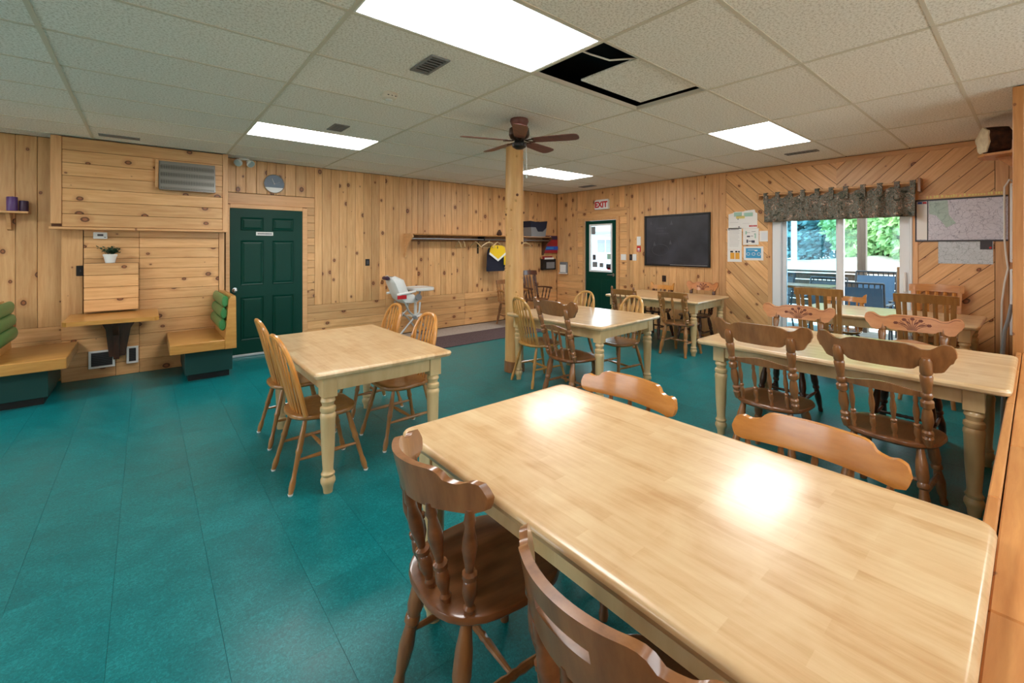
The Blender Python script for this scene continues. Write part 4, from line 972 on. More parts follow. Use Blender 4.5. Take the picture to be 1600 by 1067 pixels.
# ================================================================== COAT SHELF
t = thing('coat_shelf', 'long dark coat shelf with pine brackets on the back wall', 'shelf', (5.0, WY, 1.715)); L = 5.0
MB().box(3.47-L, 6.73-L, -.30, -.001, 0, .022, .003).build('shelf_board', M['tawny'], t)
MB().box(3.47-L, 6.73-L, -.032, -.001, -.10, -.001, .003).build('back_rail', M['brown'], t)
for x, m in ((3.44, 'pine_trim'), (6.735, 'walnut')):
    MB().prism([(x-L, -.001, .03), (x-L, -.25, .03), (x-L, -.30, .0), (x-L, -.30, -.03), (x-L, -.16, -.13), (x-L, -.07, -.30), (x-L, -.03, -.38), (x-L, -.001, -.38)], (.028, 0, 0)).build('bracket', M[m], t)
MB().tube([(3.46-L, -.22, -.06), (6.74-L, -.22, -.06)], .015, 12).build('hanging_rod', M['steel'], t)
MB().box(4.98-L, 5.01-L, -.235, -.033, -.085, -.001).box(4.985-L, 5.005-L, -.03, -.002, -.33, -.1).build('centre_bracket', M['black'], t, smooth=False)
def hanger(x, rz, label):
    t = thing('coat_hanger', label, 'hanger', (x, WY-.22, 1.655), rz, 'wooden hangers on the rod')
    pts = [(0, 0, -.05), (0, 0, -.03), (.012, 0, -.022)]+[(.019*math.cos(a), 0, .004+.019*math.sin(a)) for a in (-.9, -.3, .3, .9, 1.57, 2.2, 2.9)]
    MB().tube(pts, .0022, 6).build('hook', M['chrome'], t)
    for s in (-1, 1):
        MB().tube([(0, 0, -.05), (s*.06, .0, -.062), (s*.14, .004, -.10), (s*.215, .010, -.15)], [.014, .013, .011, .009], 8).build('shoulder_arm', M['cream_wood'], t)
    MB().tube([(-.20, .009, -.148), (.20, .009, -.148)], .005, 6).build('trouser_bar', M['cream_wood'], t)
for x, rz, lb in ((4.42, 1.25, 'wooden hanger on the rod, leftmost and turned edge on'), (4.53, 1.15, 'wooden hanger on the rod, second from the left'), (4.80, 1.45, 'wooden hanger on the rod just left of the centre bracket'),
                  (5.12, .1, 'wooden hanger facing forward left of the yellow and navy vest'), (5.32, .5, 'wooden hanger holding the yellow and navy vest'), (6.06, .05, 'empty wooden hanger right of the log post')): hanger(x, rz, lb)
t = thing('vest', 'yellow and navy vest hanging from the coat rod by the log post', 'vest', (5.30, WY-.20, 1.04))
def cloth(poly_rows, name, mat, par, off=0, th=.05):
    # rows of (z, x0, x1) ; closed puffy body
    rg = []
    for z, x0, x1 in poly_rows:
        n = 20; c = (x0+x1)/2; a = (x1-x0)/2
        rg.append([(c+a*math.cos(2*PI*i/n), (th+off)*math.sin(2*PI*i/n)*(1+.25*math.sin(9*2*PI*i/n+z*20)), z) for i in range(n)])
    return MB().rings(rg).build(name, M[mat], par)
cloth([(0, -.23, .23), (.05, -.235, .235), (.2, -.225, .225), (.35, -.215, .215), (.42, -.20, .20), (.46, -.17, .17), (.49, -.12, .12)], 'vest_body', 'navy', t)
yk = lambda dz, x, zb: [( -x, -.064, .36+dz), (0, -.068, zb+dz), (x, -.064, .36+dz), (.17, -.064, .47), (.11, -.05, .505), (-.11, -.05, .505), (-.17, -.064, .47)]
MB().prism(yk(.0, .20, .23), (0, .012, 0)).build('yoke', M['yellow'], t)
MB().prism([(-.215, -.070, .335), (0, -.074, .195), (.215, -.070, .335), (.20, -.070, .37), (0, -.074, .235), (-.20, -.070, .37)], (0, .012, 0)).build('stripe', M['white'], t)
MB().box(.14, .20, -.085, -.072, .12, .30, .003).build('side_tab', M['yellow'], t)
# things on the shelf
t = thing('storage_bin', 'open black and grey fabric bin on the right end of the coat shelf', 'bin', (6.36, WY-.18, 1.7375))
MB().prism([(-.20, -.12, 0), (.20, -.12, 0), (.23, -.13, .19), (.12, -.13, .10), (-.02, -.13, .10), (-.08, -.13, .19), (-.22, -.13, .19)], (0, .25, 0)).build('bin_body', M['grey'], t)
MB().prism([(-.23, -.132, .19), (-.09, -.132, .19), (-.03, -.132, .105), (.11, -.132, .105), (.22, -.132, .19), (.25, -.132, .33), (.02, -.132, .30), (0, -.132, .315), (-.02, -.132, .30), (-.24, -.132, .32)], (0, .255, 0)).build('bin_flap', M['navy'], t)
t = thing('pine_cone', 'small dark cone shaped ornament on the coat shelf left of the post', 'ornament', (5.42, WY-.16, 1.7375))
MB().lathe((0,0,0), (0,0,.12), [(0, .03), (.2, .055), (.5, .05), (.8, .03), (1, .008)], 12).build('cone_core', M['bark'], t)
for i in range(24):
    th = i*2.4; z = .012+i*.0042; r = .058-.0016*i
    MB().lathe((r*.5*math.cos(th), r*.5*math.sin(th), z), (r*1.15*math.cos(th), r*1.15*math.sin(th), z+.012), [(0, .008), (.6, .012), (1, .004)], 5, .5).build('scale', M['bark'], t)
t = thing('information_rack', 'red information box with a blue band in the corner', 'box', (6.97, WY-.001, 1.38))
MB().box(-.20, .20, -.07, 0, 0, .39, .004).build('box_body', M['red_box'], t)
b_ = MB().box(-.205, .205, -.078, -.0702, .07, .15, .002).build('band', M['blue'], t)
mb = MB(); x = -.17
while x < .05: ww = random.uniform(.012, .022); mb.box(x, x+ww, -.0795, -.0779, .095, .125); x += ww+.006
mb.build('lettering', M['sky_blue'], b_, smooth=False)
MB().box(-.19, .19, -.073, -.0702, .30, .385, .001).build('top_strip', M['purple_dark'], t)
MB().box(-.06, -.02, -.078, -.0735, .30, .375, .002).build('label_tab', M['white'], t)
t = thing('wall_file', 'black wall file holding white papers below the red box', 'file holder', (6.90, WY-.001, 1.01))
MB().prism([(-.20, 0, .23), (-.19, -.09, .23), (-.17, -.07, 0), (-.17, 0, 0), (.17, 0, 0), (.17, -.07, 0), (.19, -.09, .23), (.20, 0, .23)], (0, -.001, .001)).box(-.185, .185, -.085, -.078, .02, .20).box(-.20, -.185, -.085, 0, 0, .24).box(.185, .20, -.085, 0, 0, .24).box(-.20, .20, -.08, 0, 0, .01).build('holder', M['black'], t, smooth=False)
MB().box(-.12, .16, -.06, -.05, .02, .27).build('paper', M['paper'], t, smooth=False)
MB().box(-.10, .15, -.089, -.0855, .03, .17).build('mesh_front', M['grey'], t, smooth=False)
MB().box(-.15, .15, -.02, -.01, .20, .30).build('red_folder', M['red_box'], t, smooth=False)
t = thing('dispenser', 'small white and grey dispenser on the pine wall left of the exit door', 'dispenser', (WX-.001, 6.80, .93))
MB().box(-.05, 0, -.11, .11, 0, .25, .012).build('housing', M['grey'], t)
MB().box(-.062, -.049, -.085, .085, .02, .19, .004).build('front_cover', M['paper'], t)
MB().box(-.07, -.02, -.12, .12, -.012, .006, .004).build('tray', M['white'], t)

# ================================================================== HIGH CHAIR
t = thing('high_chair', 'white and grey plastic baby high chair with a tray by the back wall', 'high chair', (3.35, 6.68, .0105))
spine = [(-.36, 1.02), (-.33, .92), (-.27, .78), (-.22, .66), (-.15, .60), (-.02, .585), (.10, .60)]
def shell(spine, wd, side, off, name, mat, th):
    G = []
    for i, (x, z) in enumerate(spine):
        a, b = spine[max(i-1, 0)], spine[min(i+1, len(spine)-1)]; d = Vector((b[0]-a[0], 0, b[1]-a[1])).normalized(); nrm = Vector((-d.z, 0, d.x))
        if nrm.x < 0 and nrm.z < 0: nrm = -nrm
        wv = wd*(1 if 0 < i < len(spine)-1 else .72); row = []
        for (u, rr) in ((-1, 1), (-1, .5), (-.92, .1), (-.6, 0), (0, 0), (.6, 0), (.92, .1), (1, .5), (1, 1)):
            row.append(Vector((x, u*wv, z))+nrm*(rr*side*(.35 if i in (0, len(spine)-1) else 1)+off))
        G.append(row)
    v = [p for r in G for p in r]; n = 9; f = [(i*n+j, i*n+j+1, (i+1)*n+j+1, (i+1)*n+j) for i in range(len(G)-1) for j in range(n-1)]
    o = MB().add(v, f).build(name, M[mat], t); md = o.modifiers.new('solid', 'SOLIDIFY'); md.thickness = th; md.offset = 0; return o
shell(spine, .19, .15, 0, 'seat_shell', 'white', .018)
shell(spine[:-1], .15, .05, .02, 'seat_pad', 'grey', .02)
for s in (-1, 1):
    MB().tube([(-.30, s*.19, .74), (-.12, s*.20, .76), (.02, s*.20, .78)], [.02, .022, .016], 8).build('arm_rest', M['white'], t)
MB().lathe((-.40, -.10, 1.0), (-.40, .10, 1.0), [(0, .02), (.1, .03), (.9, .03), (1, .02)], 12).build('push_handle', M['purple_dark'], t)
MB().box(-.30, -.14, -.208, -.20, .67, .73, .003).build('red_clip', M['red'], t)
rg = []
for k_, z in ((.9, .775), (1, .785), (1, .82), (.96, .828), (.9, .815)):
    rg.append([(.20+.20*k_*math.copysign(abs(math.cos(a))**.6, math.cos(a)), .24*k_*math.copysign(abs(math.sin(a))**.6, math.sin(a)), z) for a in [2*PI*i/24 for i in range(24)]])
MB().rings(rg).build('tray', M['white'], t)
for s in (-1, 1):
    MB().tube([(.30, s*.24, .02), (.10, s*.22, .28), (-.10, s*.21, .46), (-.16, s*.20, .60)], .016, 8).build('leg', M['alu'], t)
    MB().tube([(-.36, s*.24, .02), (-.12, s*.22, .26), (.08, s*.21, .44), (.10, s*.20, .60)], .016, 8).build('leg', M['alu'], t)
    MB().lathe((-.01, s*.205, .36), (-.01, s*.245, .36), [(0, .035), (1, .03)], 12).build('pivot_disc', M['grey'], t)
    MB().lathe((.07, s*.195, .68), (.07, s*.225, .68), [(0, .055), (1, .05)], 14).build('tray_joint', M['grey'], t)
    MB().tube([(.07, s*.205, .68), (.10, s*.205, .775)], .014, 8).build('tray_arm', M['grey'], t)
for x in (.30, -.36): MB().tube([(x, -.26, .018), (x, .26, .018)], .018, 8).build('foot_bar', M['grey'], t)
MB().box(.02, .28, -.13, .13, .34, .365, .008).build('footrest', M['white'], t)
MB().tube([(.12, 0, .365), (.12, 0, .58)], .025, 8).build('footrest_stem', M['white'], t)

# ================================================================== RIGHT WALL THINGS
def text_mesh(body, size, name, mat, par, Mx):
    c = bpy.data.curves.new('t', 'FONT'); c.body = body; c.size = size; c.align_x = 'CENTER'; c.align_y = 'CENTER'; c.extrude = .001; c.offset = .004*size/.1
    o = bpy.data.objects.new('t', c); COL.objects.link(o); dg = bpy.context.evaluated_depsgraph_get(); dg.update()
    me = bpy.data.meshes.new_from_object(o.evaluated_get(dg)); bpy.data.objects.remove(o); me.materials.clear(); me.materials.append(M[mat])
    return link(name, me, par, M=Mx)
t = thing('exit_sign', 'white exit sign with red letters above the exit door', 'sign', (WX, 5.72, 2.285))
MB().box(-.07, 0, -.17, .17, 0, .19, .006).build('sign_body', M['white'], t)
text_mesh('EXIT', .165, 'lettering', 'red', t, frame((-.0715, 0, .092), (0, -.95, 0), (0, 0, 1.0), (-1, 0, 0)))
MB().box(-.05, 0, -.15, .15, .19, .205, .002).build('mount', M['white'], t)
# chalkboard
t = thing('chalkboard', 'large black framed chalkboard with faint smudged chalk drawing', 'chalkboard', (WX-.001, 4.10, 1.63)); a, b = .622, .462
MB().box(-.02, 0, -a+.025, a-.025, -b+.025, b-.025).build('slate', M['chalk'], t, smooth=False)
fr = MB()
for (y0, y1, z0, z1) in ((-a, a, -b, -b+.03), (-a, a, b-.03, b), (-a, -a+.03, -b+.03, b-.03), (a-.03, a, -b+.03, b-.03)): fr.box(-.038, 0, y0, y1, z0, z1, .004)
fr.build('board_frame', M['black'], t, smooth=False)
MB().box(-.036, -.0385, -a+.04, .1, -b+.026, -b+.031).build('chalk_ledge', M['alu'], t, smooth=False)
mb = MB(); fx = -.0212
for (y, z, s) in ((.49, .33, .03), (.08, .32, .04), (.42, -.05, .04), (.10, -.03, .04)):     # small fir shapes in the corners
    mb.prism([(fx, y-s*.7, z-s), (fx, y+s*.7, z-s), (fx, y, z+s)], (-.0006, 0, 0))
mb.tube([(fx, .28+.33*math.cos(th), -.05+.36*math.sin(th)) for th in [-1.2+2.4*i/24+PI for i in range(25)]], .003, 4)
for (y0, y1, z) in ((.18, .38, .22), (.14, .40, .12), (.24, .34, .17)):
    y = y0
    while y < y1: ww = random.uniform(.012, .03); mb.box(fx-.0006, fx, y, y+ww, z, z+.012); y += ww+.012
mb.tube([(fx, .30+.17*math.cos(th), -.17+.10*math.sin(th)) for th in [2*PI*i/24 for i in range(24)]], .003, 4, closed=True)
mb.build('chalk_marks', M['chalk_dust'], t, smooth=False)
# paper notices
def notice(name, label, y0, y1, z0, z1, extra, off=.003, mat='paper', poly=None):
    t = thing(name, label, 'notice', (WX-off, (y0+y1)/2, (z0+z1)/2), 0, 'paper notices left of the patio door'); a, b = abs(y1-y0)/2, (z1-z0)/2
    if poly: MB().prism([(0, -u*a, v*b) for u, v in poly], (.002, 0, 0)).build('sheet', M[mat], t, smooth=False)
    else: MB().box(0, .002, -a, a, -b, b).build('sheet', M[mat], t, smooth=False)
    for (nm, m, rects) in extra:
        mb = MB()
        for (u0, u1, v0, v1) in rects: mb.box(-.0012, -.0002, -u0*a, -u1*a, v0*b, v1*b)   # u runs left to right as seen
        mb.build(nm, M[m], t, smooth=False)
    return t
rl = lambda n, u0, u1, v0, v1, th=.02: [(u0, random.uniform(u1*.6, u1), v0+(v1-v0)*i/(n-1), v0+(v1-v0)*i/(n-1)+th) for i in range(n)]
t = notice('regional_map', 'torn topped coloured map sheet above the other notices', 3.19, 2.755, 1.80, 2.09, [('map_tint', 'mint', [(-.6, -.05, .35, .8), (.1, .7, .3, .7)]), ('map_tint', 'yellow_paper', [(-.45, .15, .1, .4)]), ('heading', 'red', [(.45, .58, -.82, -.66), (.6, .7, -.82, -.66), (.73, .84, -.82, -.66), (.86, .97, -.82, -.66)]), ('map_lines', 'ink', [(-.35, -.28, .0, .12), (-.3, -.2, -.85, -.75), (.0, .5, -.45, -.44), (-.9, -.3, -.3, -.29)])],
           poly=[(-1, -1), (1, -1), (1, .62), (.88, .68), (.82, 1), (.2, .94), (.05, .86), (-.55, .88), (-.7, .74), (-1, .62)])
notice('typed_notice', 'tall white typed notice with rows of text', 3.205, 2.985, 1.47, 1.815, [('text_rows', 'ink', rl(12, -.75, .75, -.7, .75, .012)), ('heading', 'ink', [(-.85, -.7, .8, .9), (-.6, .6, .84, .88)])])
notice('orange_notice', 'white notice with an orange printed block', 3.205, 2.985, 1.275, 1.468, [('orange_block', 'orange_paper', [(-.6, .0, -.55, .5), (.1, .7, -.55, .5)]), ('heading', 'black', [(-.6, -.2, .55, .8), (.1, .4, .55, .8), (.5, .72, .55, .8)])])
notice('drawing_sheet', 'white sheet with dark sketched figures', 2.965, 2.735, 1.545, 1.798, [('sketch', 'ink', [(-.5, -.1, -.05, .12), (.0, .3, .05, .1), (-.55, -.35, -.75, -.35), (-.3, .1, -.6, -.5), (.1, .5, -.75, -.45), (-.6, -.1, .5, .53), (.1, .6, .6, .64), (.4, .55, .3, .34)]), ('tint', 'mint', [(-.7, -.5, .3, .7), (.5, .65, -.2, .4)])])
notice('blank_card', 'small blank white card nearest the patio door casing', 2.725, 2.585, 1.595, 1.757, [('inner_tint', 'white_paint', [(-.6, .6, -.7, .7)])])
t = notice('blue_notice', 'blue printed notice with three white ring symbols', 2.955, 2.67, 1.305, 1.52, [('blue_block', 'sky_blue', [(-.78, .78, -.68, .75)])])
for k in range(3):
    y = .075-.078*k
    MB().tube([(-.0018, y+.024*math.cos(th), -.01+.02*math.sin(th)) for th in [2*PI*i/16 for i in range(16)]], .0035, 5, closed=True).build('ring_symbol', M['white'], t)
MB().box(-.0022, -.0013, -.06, -.02, .035, .055).build('white_mark', M['white'], t, smooth=False)
MB().box(-.0022, -.0013, -.02, .08, .05, .056).build('white_mark', M['white'], t, smooth=False)
# maps right of the patio door
t = thing('wall_map', 'wide framed map right of the patio door with a pale legend strip', 'map', (WX-.001, .57, 1.825)); a, b = .37, .235
MB().box(-.012, 0, -a, a, -b, b).build('map_sheet', M['map_a'], t, smooth=False)
MB().box(-.018, 0, -a, a, b, b+.018).box(-.018, 0, -a, a, -b-.018, -b).box(-.018, 0, a, a+.012, -b-.018, b+.018).build('map_frame', M['grey_dark'], t, smooth=False)
MB().box(-.0135, -.012, a-.095, a-.004, -b+.01, b-.035).build('legend_strip', M['paper'], t, smooth=False)
MB().box(-.014, -.012, a-.105, a-.095, -b, b).build('divider', M['grey_dark'], t, smooth=False)
MB().box(-.0138, -.012, a-.05, a-.012, b-.03, b-.008).build('legend_heading', M['blue'], t, smooth=False)
MB().box(-.0138, -.012, a-.09, a-.055, b-.03, b-.008).build('legend_heading', M['red'], t, smooth=False)
MB().prism([(-.0124, a-.11, b-.003), (-.0124, a-.11, .08), (-.0124, a-.17, .06), (-.0124, a-.21, .0), (-.0124, a-.26, -.09), (-.0124, a-.34, -.04), (-.0124, a-.28, .06), (-.0124, a-.27, b-.003)], (-.0006, 0, 0)).build('park_area', M['park'], t, smooth=False)
t = thing('map_banner', 'narrow tan lettered banner strip above the wide map', 'banner', (WX-.001, .57, 2.075))
MB().box(-.004, 0, -.37, .36, .0, .055).build('strip', M['pine_trim'], t, smooth=False)
y = .28
while y > -.33:
    ww = random.uniform(.010, .022); MB().box(-.0052, -.004, y-ww, y, .018, .018+random.choice((.02, .026, .03))).build('letter', M['yellow_paper'], t, smooth=False); y -= ww+random.choice((.006, .006, .02))
MB().box(-.0055, -.004, -.37, .36, .0, .008).build('edge_line', M['gold'], t, smooth=False)
t = thing('lower_map', 'smaller pale map with a dark corner block under the wide map', 'map', (WX-.001, .53, 1.45)); a, b = .22, .135
MB().box(-.006, 0, -a, a, -b, b-.01).build('map_sheet', M['map_b'], t, smooth=False)
MB().box(-.0072, -.006, -a+.005, -a+.10, .03, b-.012).build('title_block', M['grey_dark'], t, smooth=False)
MB().box(-.008, -.0072, -a+.012, -a+.03, .04, .06).build('title_mark', M['red'], t, smooth=False)
# valance
t = thing('valance', 'camouflage print tab top valance over the patio door', 'curtain', (WX-.10, 1.78, 2.05))
nu, nv = 90, 8; v = []
for j in range(nv+1):
    for i in range(nu+1):
        u = i/nu; y = .84-1.68*u; z = -.17+.36*j/nv; amp = .016+.016*(1-j/nv)+(.02 if u > .82 else 0)
        zz = z-(.012*math.sin(u*62)*.5 if j == nv else 0)+(.012*math.cos(u*2*PI*10.5) if j == nv else 0)
        v.append((amp*math.sin(u*54+.4*math.sin(u*17))-(.03*max(0, u-.85)/.15), y, zz))
o = MB().add(v, [(j*(nu+1)+i, j*(nu+1)+i+1, (j+1)*(nu+1)+i+1, (j+1)*(nu+1)+i) for j in range(nv) for i in range(nu)]).build('valance_cloth', M['camo'], t)
md = o.modifiers.new('solid', 'SOLIDIFY'); md.thickness = .004
for k in range(11):
    y = .82-1.64*(k/10)+random.uniform(-.02, .02)*(0 < k < 10)
    MB().box(-.022, -.016, y-.026, y+.026, .10, .262, .001).box(.016, .022, y-.026, y+.026, .15, .262, .001).box(-.022, .022, y-.026, y+.026, .258, .266, .001).build('tab', M['camo'], t, smooth=False)
t = thing('curtain_rod', 'pine curtain rod with wooden end brackets above the valance', 'curtain rod', (WX-.10, 1.80, 2.29))
MB().tube([(0, -.90, 0), (0, .92, 0)], .014, 10).build('rod', M['pine_trim'], t)
MB().box(-.04, .098, -.915, -.885, -.12, .045, .004).build('end_bracket', M['brown'], t, smooth=False)
MB().box(-.03, .098, .885, .91, -.06, .03, .004).build('end_bracket', M['pine_trim'], t, smooth=False)
# power bars, cable, little shelf with log
for z0, z1, lb in ((1.34, 2.20, 'upper white power bar mounted in the right corner'), (.55, 1.27, 'lower white power bar mounted in the right corner')):
    t = thing('power_bar', lb, 'power bar', (WX-.007, .165, z0), 0, 'white power bars in the corner'); h = z1-z0
    MB().box(-.035, 0, -.022, .022, 0, h, .008).build('housing', M['white'], t)
    for i in range(5): MB().box(-.037, -.034, -.014, .014, h*(i+.7)/5.6-.03, h*(i+.7)/5.6+.03, .001).build('socket', M['paper'], t)
    for z in (.03, h-.03): MB().lathe((-.034, 0, z), (-.038, 0, z), [(0, .007), (1, .007)], 8).build('screw', M['brown'], t)
tag(MB().tube([(WX-.035, .165, 2.215), (WX-.05, .19, 2.24), (WX-.04, .225, 2.16), (WX-.03, .228, 2.0), (WX-.03, .226, 1.6), (WX-.03, .215, 1.42), (WX-.03, .20, 1.28), (WX-.03, .225, 1.12), (WX-.03, .245, .9), (WX-.03, .248, .6), (WX-.03, .25, .02)], .009, 8).build('extension_lead', M['wire']), 'white power cord hanging beside the power bars', 'cord')
tag(MB().tube([(5.16, .125, 1.06), (5.14, .14, .95), (5.14, .16, .85), (5.16, .17, .70), (5.2, .17, .3), (5.3, .18, .012)], .012, 8).build('grey_cable', M['cable_grey']), 'thick grey cable curving down the wall end at the right edge', 'cable')
t = thing('corner_shelf', 'small pine shelf high on the right wall end', 'shelf', (6.2, .116, 2.36))
MB().prism([(-.22, 0, 0), (-.16, .20, 0), (-.05, .25, 0), (.12, .24, 0), (.22, .16, 0), (.22, 0, 0)], (0, 0, .022)).build('shelf_board', M['pine_amber'], t)
MB().prism([(-.01, 0, -.002), (-.01, .14, -.002), (-.01, .04, -.10), (-.01, 0, -.11)], (.022, 0, 0)).build('bracket', M['pine_amber'], t)
t = thing('log_slice', 'dark bark log chunk with a pale cut face on the small high shelf', 'log', (6.16, .255, 2.383), math.radians(24))
rg = []
for j in range(7):
    y = -.075+.15*j/6; rg.append([((.125+.012*math.sin(3*a+1)+.010*math.sin(5*a+j*.4))*math.cos(a), y, .132+(.125+.012*math.sin(2*a)+.008*math.sin(7*a+j*.3))*math.sin(a)) for a in [2*PI*i/24 for i in range(24)]])
MB().rings(rg).build('bark_body', M['bark'], t)
rg = []
for k_, y in ((1, .0755), (.98, .085), (.8, .095), (.4, .1)):
    rg.append([((.122+.012*math.sin(3*a+1)+.016*math.sin(6*a))*k_*math.cos(a), y, .132+(.122+.012*math.sin(5*a))*k_*math.sin(a)) for a in [2*PI*i/24 for i in range(24)]])
MB().rings(rg).build('cut_face', M['pith'], t)

# ================================================================== OUTDOORS
dk = structure(MB().box(WX+.16, 10.35, -1.5, 5.2, -.20, -.075).build('floor_deck', M['deck_post'], smooth=False), 'grey board deck outside the patio door', 'deck')
x = WX+.165
while x < 10.3: plank(dk, 'deck', (x, -1.5, -.045), FW, (-1,0,0), 6.7, .13, .028); x += .137
# (boards face up: x along Y, y toward -X gives z up)
v = []; f = []; nx, ny = 26, 26
for i in range(nx+1):
    for j in range(ny+1):
        X = 10.3+(i/nx)**1.6*70; Y = -30+90*j/ny
        z = -.45+1.25*min(1, max(0, (X-11)/16))+.55*math.exp(-(((X-25)/4)**2+((Y-5.2)/1.7)**2))
        if Y > 11: z = z-.9*min(1, (Y-11)/4)
        v.append((X, Y, z))
f = [(i*(ny+1)+j, (i+1)*(ny+1)+j, (i+1)*(ny+1)+j+1, i*(ny+1)+j+1) for i in range(nx) for j in range(ny)]
structure(MB().add(v, f).build('floor_ground', M['gravel']), 'pale gravel yard beyond the deck', 'ground')
structure(MB().box(WX+.2, 10.29, 5.21, 60, -.6, -.45).build('floor_yard', M['gravel'], smooth=False), 'pale gravel yard outside the exit door', 'ground')
t = thing('deck_railing', 'dark board railing along the deck edge', 'railing', (10.25, 1.8, -.045))
MB().box(-.05, .05, -3.2, 3.3, 1.06, 1.10, .004).build('top_rail', M['deck_post'], t, smooth=False)
for i in range(7): MB().box(.0, .022, -3.2, 3.3, .12+i*.133, .12+i*.133+.118, .003).build('rail_board', M['deck_post'], t, smooth=False)
for y in (-2.9, -1.2, 1.6, 3.1): MB().box(-.045, -.001, y-.045, y+.045, 0, 1.058, .004).build('rail_post', M['deck_post'], t, smooth=False)
t = thing('deck_post', 'dark square post holding the deck roof', 'post', (10.12, 2.06, -.045))
MB().box(-.065, .065, -.065, .065, 0, 2.9, .006).build('post_shaft', M['deck_post'], t, smooth=False)
MB().box(-.085, .085, -.085, .085, 0, .10, .006).build('post_base', M['deck_post'], t, smooth=False)
t = thing('white_pole', 'white pole standing in the yard beyond the deck', 'pole', (14, 4.38, -.3))
MB().lathe((0,0,0), (0,0,3.4), [(0, .10), (.02, .075), (.98, .07), (1, .05)], 12).build('pole_shaft', M['white'], t)
MB().lathe((0,0,3.4), (0,0,3.46), [(0, .09), (.6, .09), (1, .03)], 12).build('pole_cap', M['white'], t)
t = thing('plank_table', 'brown plank table outside the left half of the patio door', 'table', (8.55, 2.83, -.045))
for i in range(4): MB().box(-.30+.152*i, -.30+.152*i+.147, -.75, .35, .88, .92, .004).build('plank', M['brown'], t, smooth=False)
for sx in (-.24, .24):
    for sy in (-.65, .25): MB().box(sx-.04, sx+.04, sy-.04, sy+.04, 0, .88).build('leg', M['deck_post'], t, smooth=False)
def patio_chair(label, x, y, rz, H, m, lean=.2):
    t = thing('patio_chair', label, 'chair', (x, y, -.045), rz, 'patio chairs on the deck'); w_ = .28
    xb = lambda z: -.20-lean*(z-.42)
    fr = MB()
    for s in (-1, 1):
        MB().tube([(-.30, s*w_, 0), (-.22, s*w_, .40), (xb(H), s*w_, H)], .014, 8).build('side_rail', M['patio_black'], t)
        MB().tube([(.26, s*w_, 0), (.22, s*w_, .42), (.20, s*w_, .64), (-.22, s*w_, .66)], .014, 8).build('arm_frame', M['patio_black'], t)
        MB().box(-.18, .22, s*w_-.025, s*w_+.025, .65, .672, .006).build('arm_rest', M['patio_black'], t)
    MB().tube([(xb(H), -w_, H), (xb(H), w_, H)], .016, 8).build('top_bar', M['patio_black'], t)
    MB().prism([(xb(H-.07)-.003, -w_+.02, H-.07), (xb(H-.07)-.003, w_-.02, H-.07), (xb(.46), w_-.02, .46), (xb(.46), -w_+.02, .46)], (.008, 0, 0)).build('sling_back', M[m], t, smooth=False)
    MB().box(-.20, .25, -w_+.015, w_-.015, .415, .43, .004).build('sling_seat', M[m], t)
    for i in range(8):
        yy = -w_+.04+(2*w_-.08)*i/7; MB().box(xb(H)-.004, xb(H)+.006, yy-.008, yy+.008, H-.07, H-.005).build('lacing', M['patio_black'], t, smooth=False)
patio_chair('tall blue sling patio chair facing the patio door beside the railing', 9.55, 1.82, PI, 1.12, 'patio_blue')
patio_chair('dark sling patio chair with its back to the patio door glass', 8.75, 1.74, 0, 1.0, 'patio_blue')
patio_chair('dark sling patio chair beyond the plank table, leftmost on the deck', 9.3, 3.34, PI-.5, 1.06, 'patio_black')
patio_chair('dark sling patio chair beyond the plank table, tilted toward the post', 9.4, 2.46, PI+.1, .98, 'patio_black', .45)
t = thing('wood_stub', 'short brown wooden upright beside the patio chair', 'post', (8.62, 1.31, -.045))
MB().box(-.03, .03, -.03, .03, 0, 1.26, .004).build('upright', M['brown'], t, smooth=False); MB().box(-.05, .05, -.05, .05, 0, .03, .004).build('foot', M['brown'], t, smooth=False)
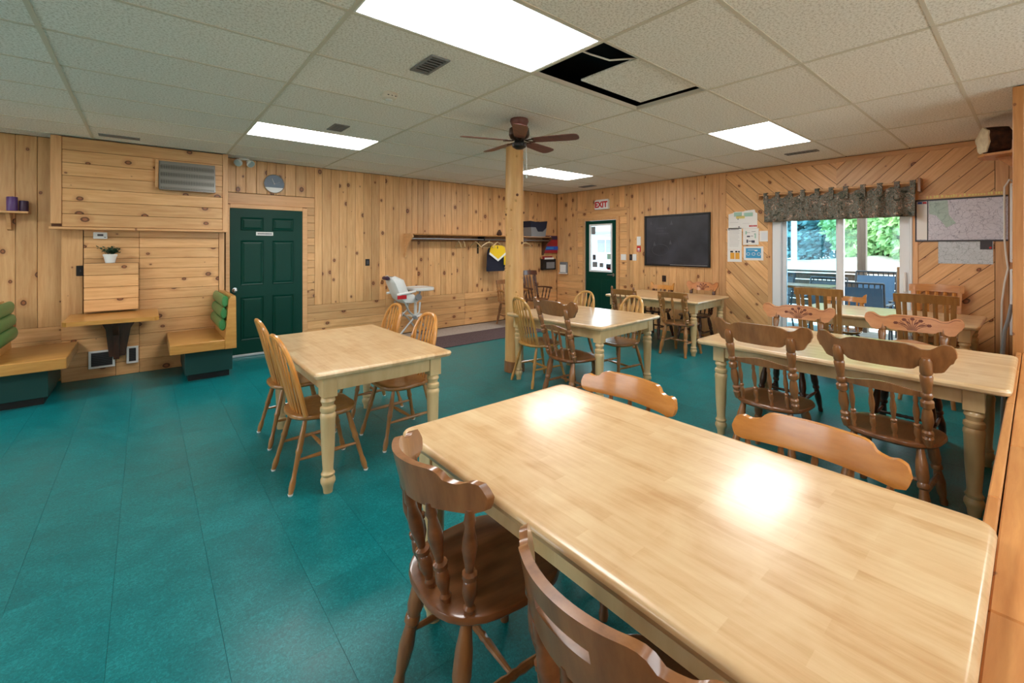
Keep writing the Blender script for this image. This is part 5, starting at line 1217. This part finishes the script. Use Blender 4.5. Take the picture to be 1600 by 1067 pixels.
def tree(label, x, y, h, r, kind, z0, n):
    t = thing('spruce_tree' if kind == 's' else 'leafy_tree', label, 'tree', (x, y, z0), random.uniform(0, 6), 'trees beyond the yard')
    MB().lathe((0,0,0), (0,0,h*.8), [(0, .035*h*.5), (.5, .012*h), (1, .004*h)], 8).build('trunk', M['trunk'], t)
    if kind != 's':
        mb = MB()
        for i in range(9):
            a = random.uniform(0, 2*PI); z = h*random.uniform(.15, .6); mb.tube([(0,0,z), (r*.4*math.cos(a), r*.4*math.sin(a), z+h*.08), (r*.85*math.cos(a), r*.85*math.sin(a), z+h*.12)], [.05, .035, .012], 5)
        mb.build('branches', M['trunk'], t)
    v = []; f = []
    for i in range(int(n*1.7)):
        if kind == 's':
            u = random.random()**.8; z = h*(.02+.98*u); rr = r*(1-u)*(.35+.65*random.random())*(.8+.2*math.sin(u*60)); a = random.uniform(0, 2*PI); p = Vector((rr*math.cos(a), rr*math.sin(a), z)); sz = .36
            d = Vector((math.cos(a), math.sin(a), -.35))
        else:
            d = Vector((random.gauss(0,1), random.gauss(0,1), random.gauss(0,1))).normalized(); p = Vector((d.x*r, d.y*r, d.z*h*.5))*random.uniform(.5, 1)**.5+Vector((0,0,h*.5)); sz = .32
            d = (d+Vector((random.gauss(0,.6), random.gauss(0,.6), random.gauss(0,.6)))).normalized()
        s_ = d.cross(Vector((random.gauss(0,1), random.gauss(0,1), random.gauss(0,1)))).normalized()
        o = len(v); L_ = sz*random.uniform(.6, 1.3); v += [p, p+d*L_*.5+s_*L_*.28, p+d*L_, p+d*L_*.5-s_*L_*.28]; f.append((o, o+1, o+2, o+3))
    fo = MB().add(v, f).build('foliage', M['leaf_spruce' if kind == 's' else 'leaf_green'], t, smooth=False); fo['kind'] = 'stuff'
tree('blue green spruce seen in the left pane of the patio door, leftmost', 31, 11.2, 12, 3.2, 's', .6, 9000)
tree('blue green spruce seen in the middle of the left pane', 33, 9.2, 14, 3.4, 's', .6, 9000)
tree('blue green spruce rising behind the sliding sash stile', 31, 7.4, 11, 3.0, 's', .6, 8000)
tree('bright green leafy tree left of the deck post', 27, 4.9, 9, 2.6, 'd', .5, 8000)
tree('bright green leafy tree right of the deck post', 25, 2.6, 9, 2.6, 'd', .5, 9000)
tree('bright green leafy tree behind the right edge of the patio door', 28, .6, 10, 3.0, 'd', .5, 8000)
tree('spruce standing behind the bright leafy trees', 36, 4.2, 15, 3.8, 's', .7, 8000)
tree('spruce beyond the left edge of the patio door', 34, 14.0, 13, 3.4, 's', .6, 6000)
# pale building seen through the exit door glass
t = thing('outbuilding', 'white sided building seen through the exit door window', 'building', (24.5, 19.5, -.46))
MB().box(0, 4, -6, 6, 0, 3.0).build('siding_wall', M['siding'], t, smooth=False)
for i in range(14): MB().box(-.02, 0, -6, 6, .05+i*.21, .05+i*.21+.2, .008).build('siding_board', M['siding'], t, smooth=False)
MB().prism([(-.7, -6.4, 2.95), (-.7, 6.4, 2.95), (2.3, 6.4, 4.2), (2.3, -6.4, 4.2)], (0, 0, .12)).prism([(4.7, -6.4, 2.95), (4.7, 6.4, 2.95), (2.3, 6.4, 4.2), (2.3, -6.4, 4.2)], (0, 0, .12)).build('roof', M['roofing'], t, smooth=False)
wf = MB().box(-.06, -.02, -1.15, .45, 1.55, 2.6).build('window', M['white'], t, smooth=False)
for a in (-1.06, -.30): MB().box(-.07, -.06, a, a+.68, 1.63, 2.52).build('pane', M['pane_grey'], wf, smooth=False)
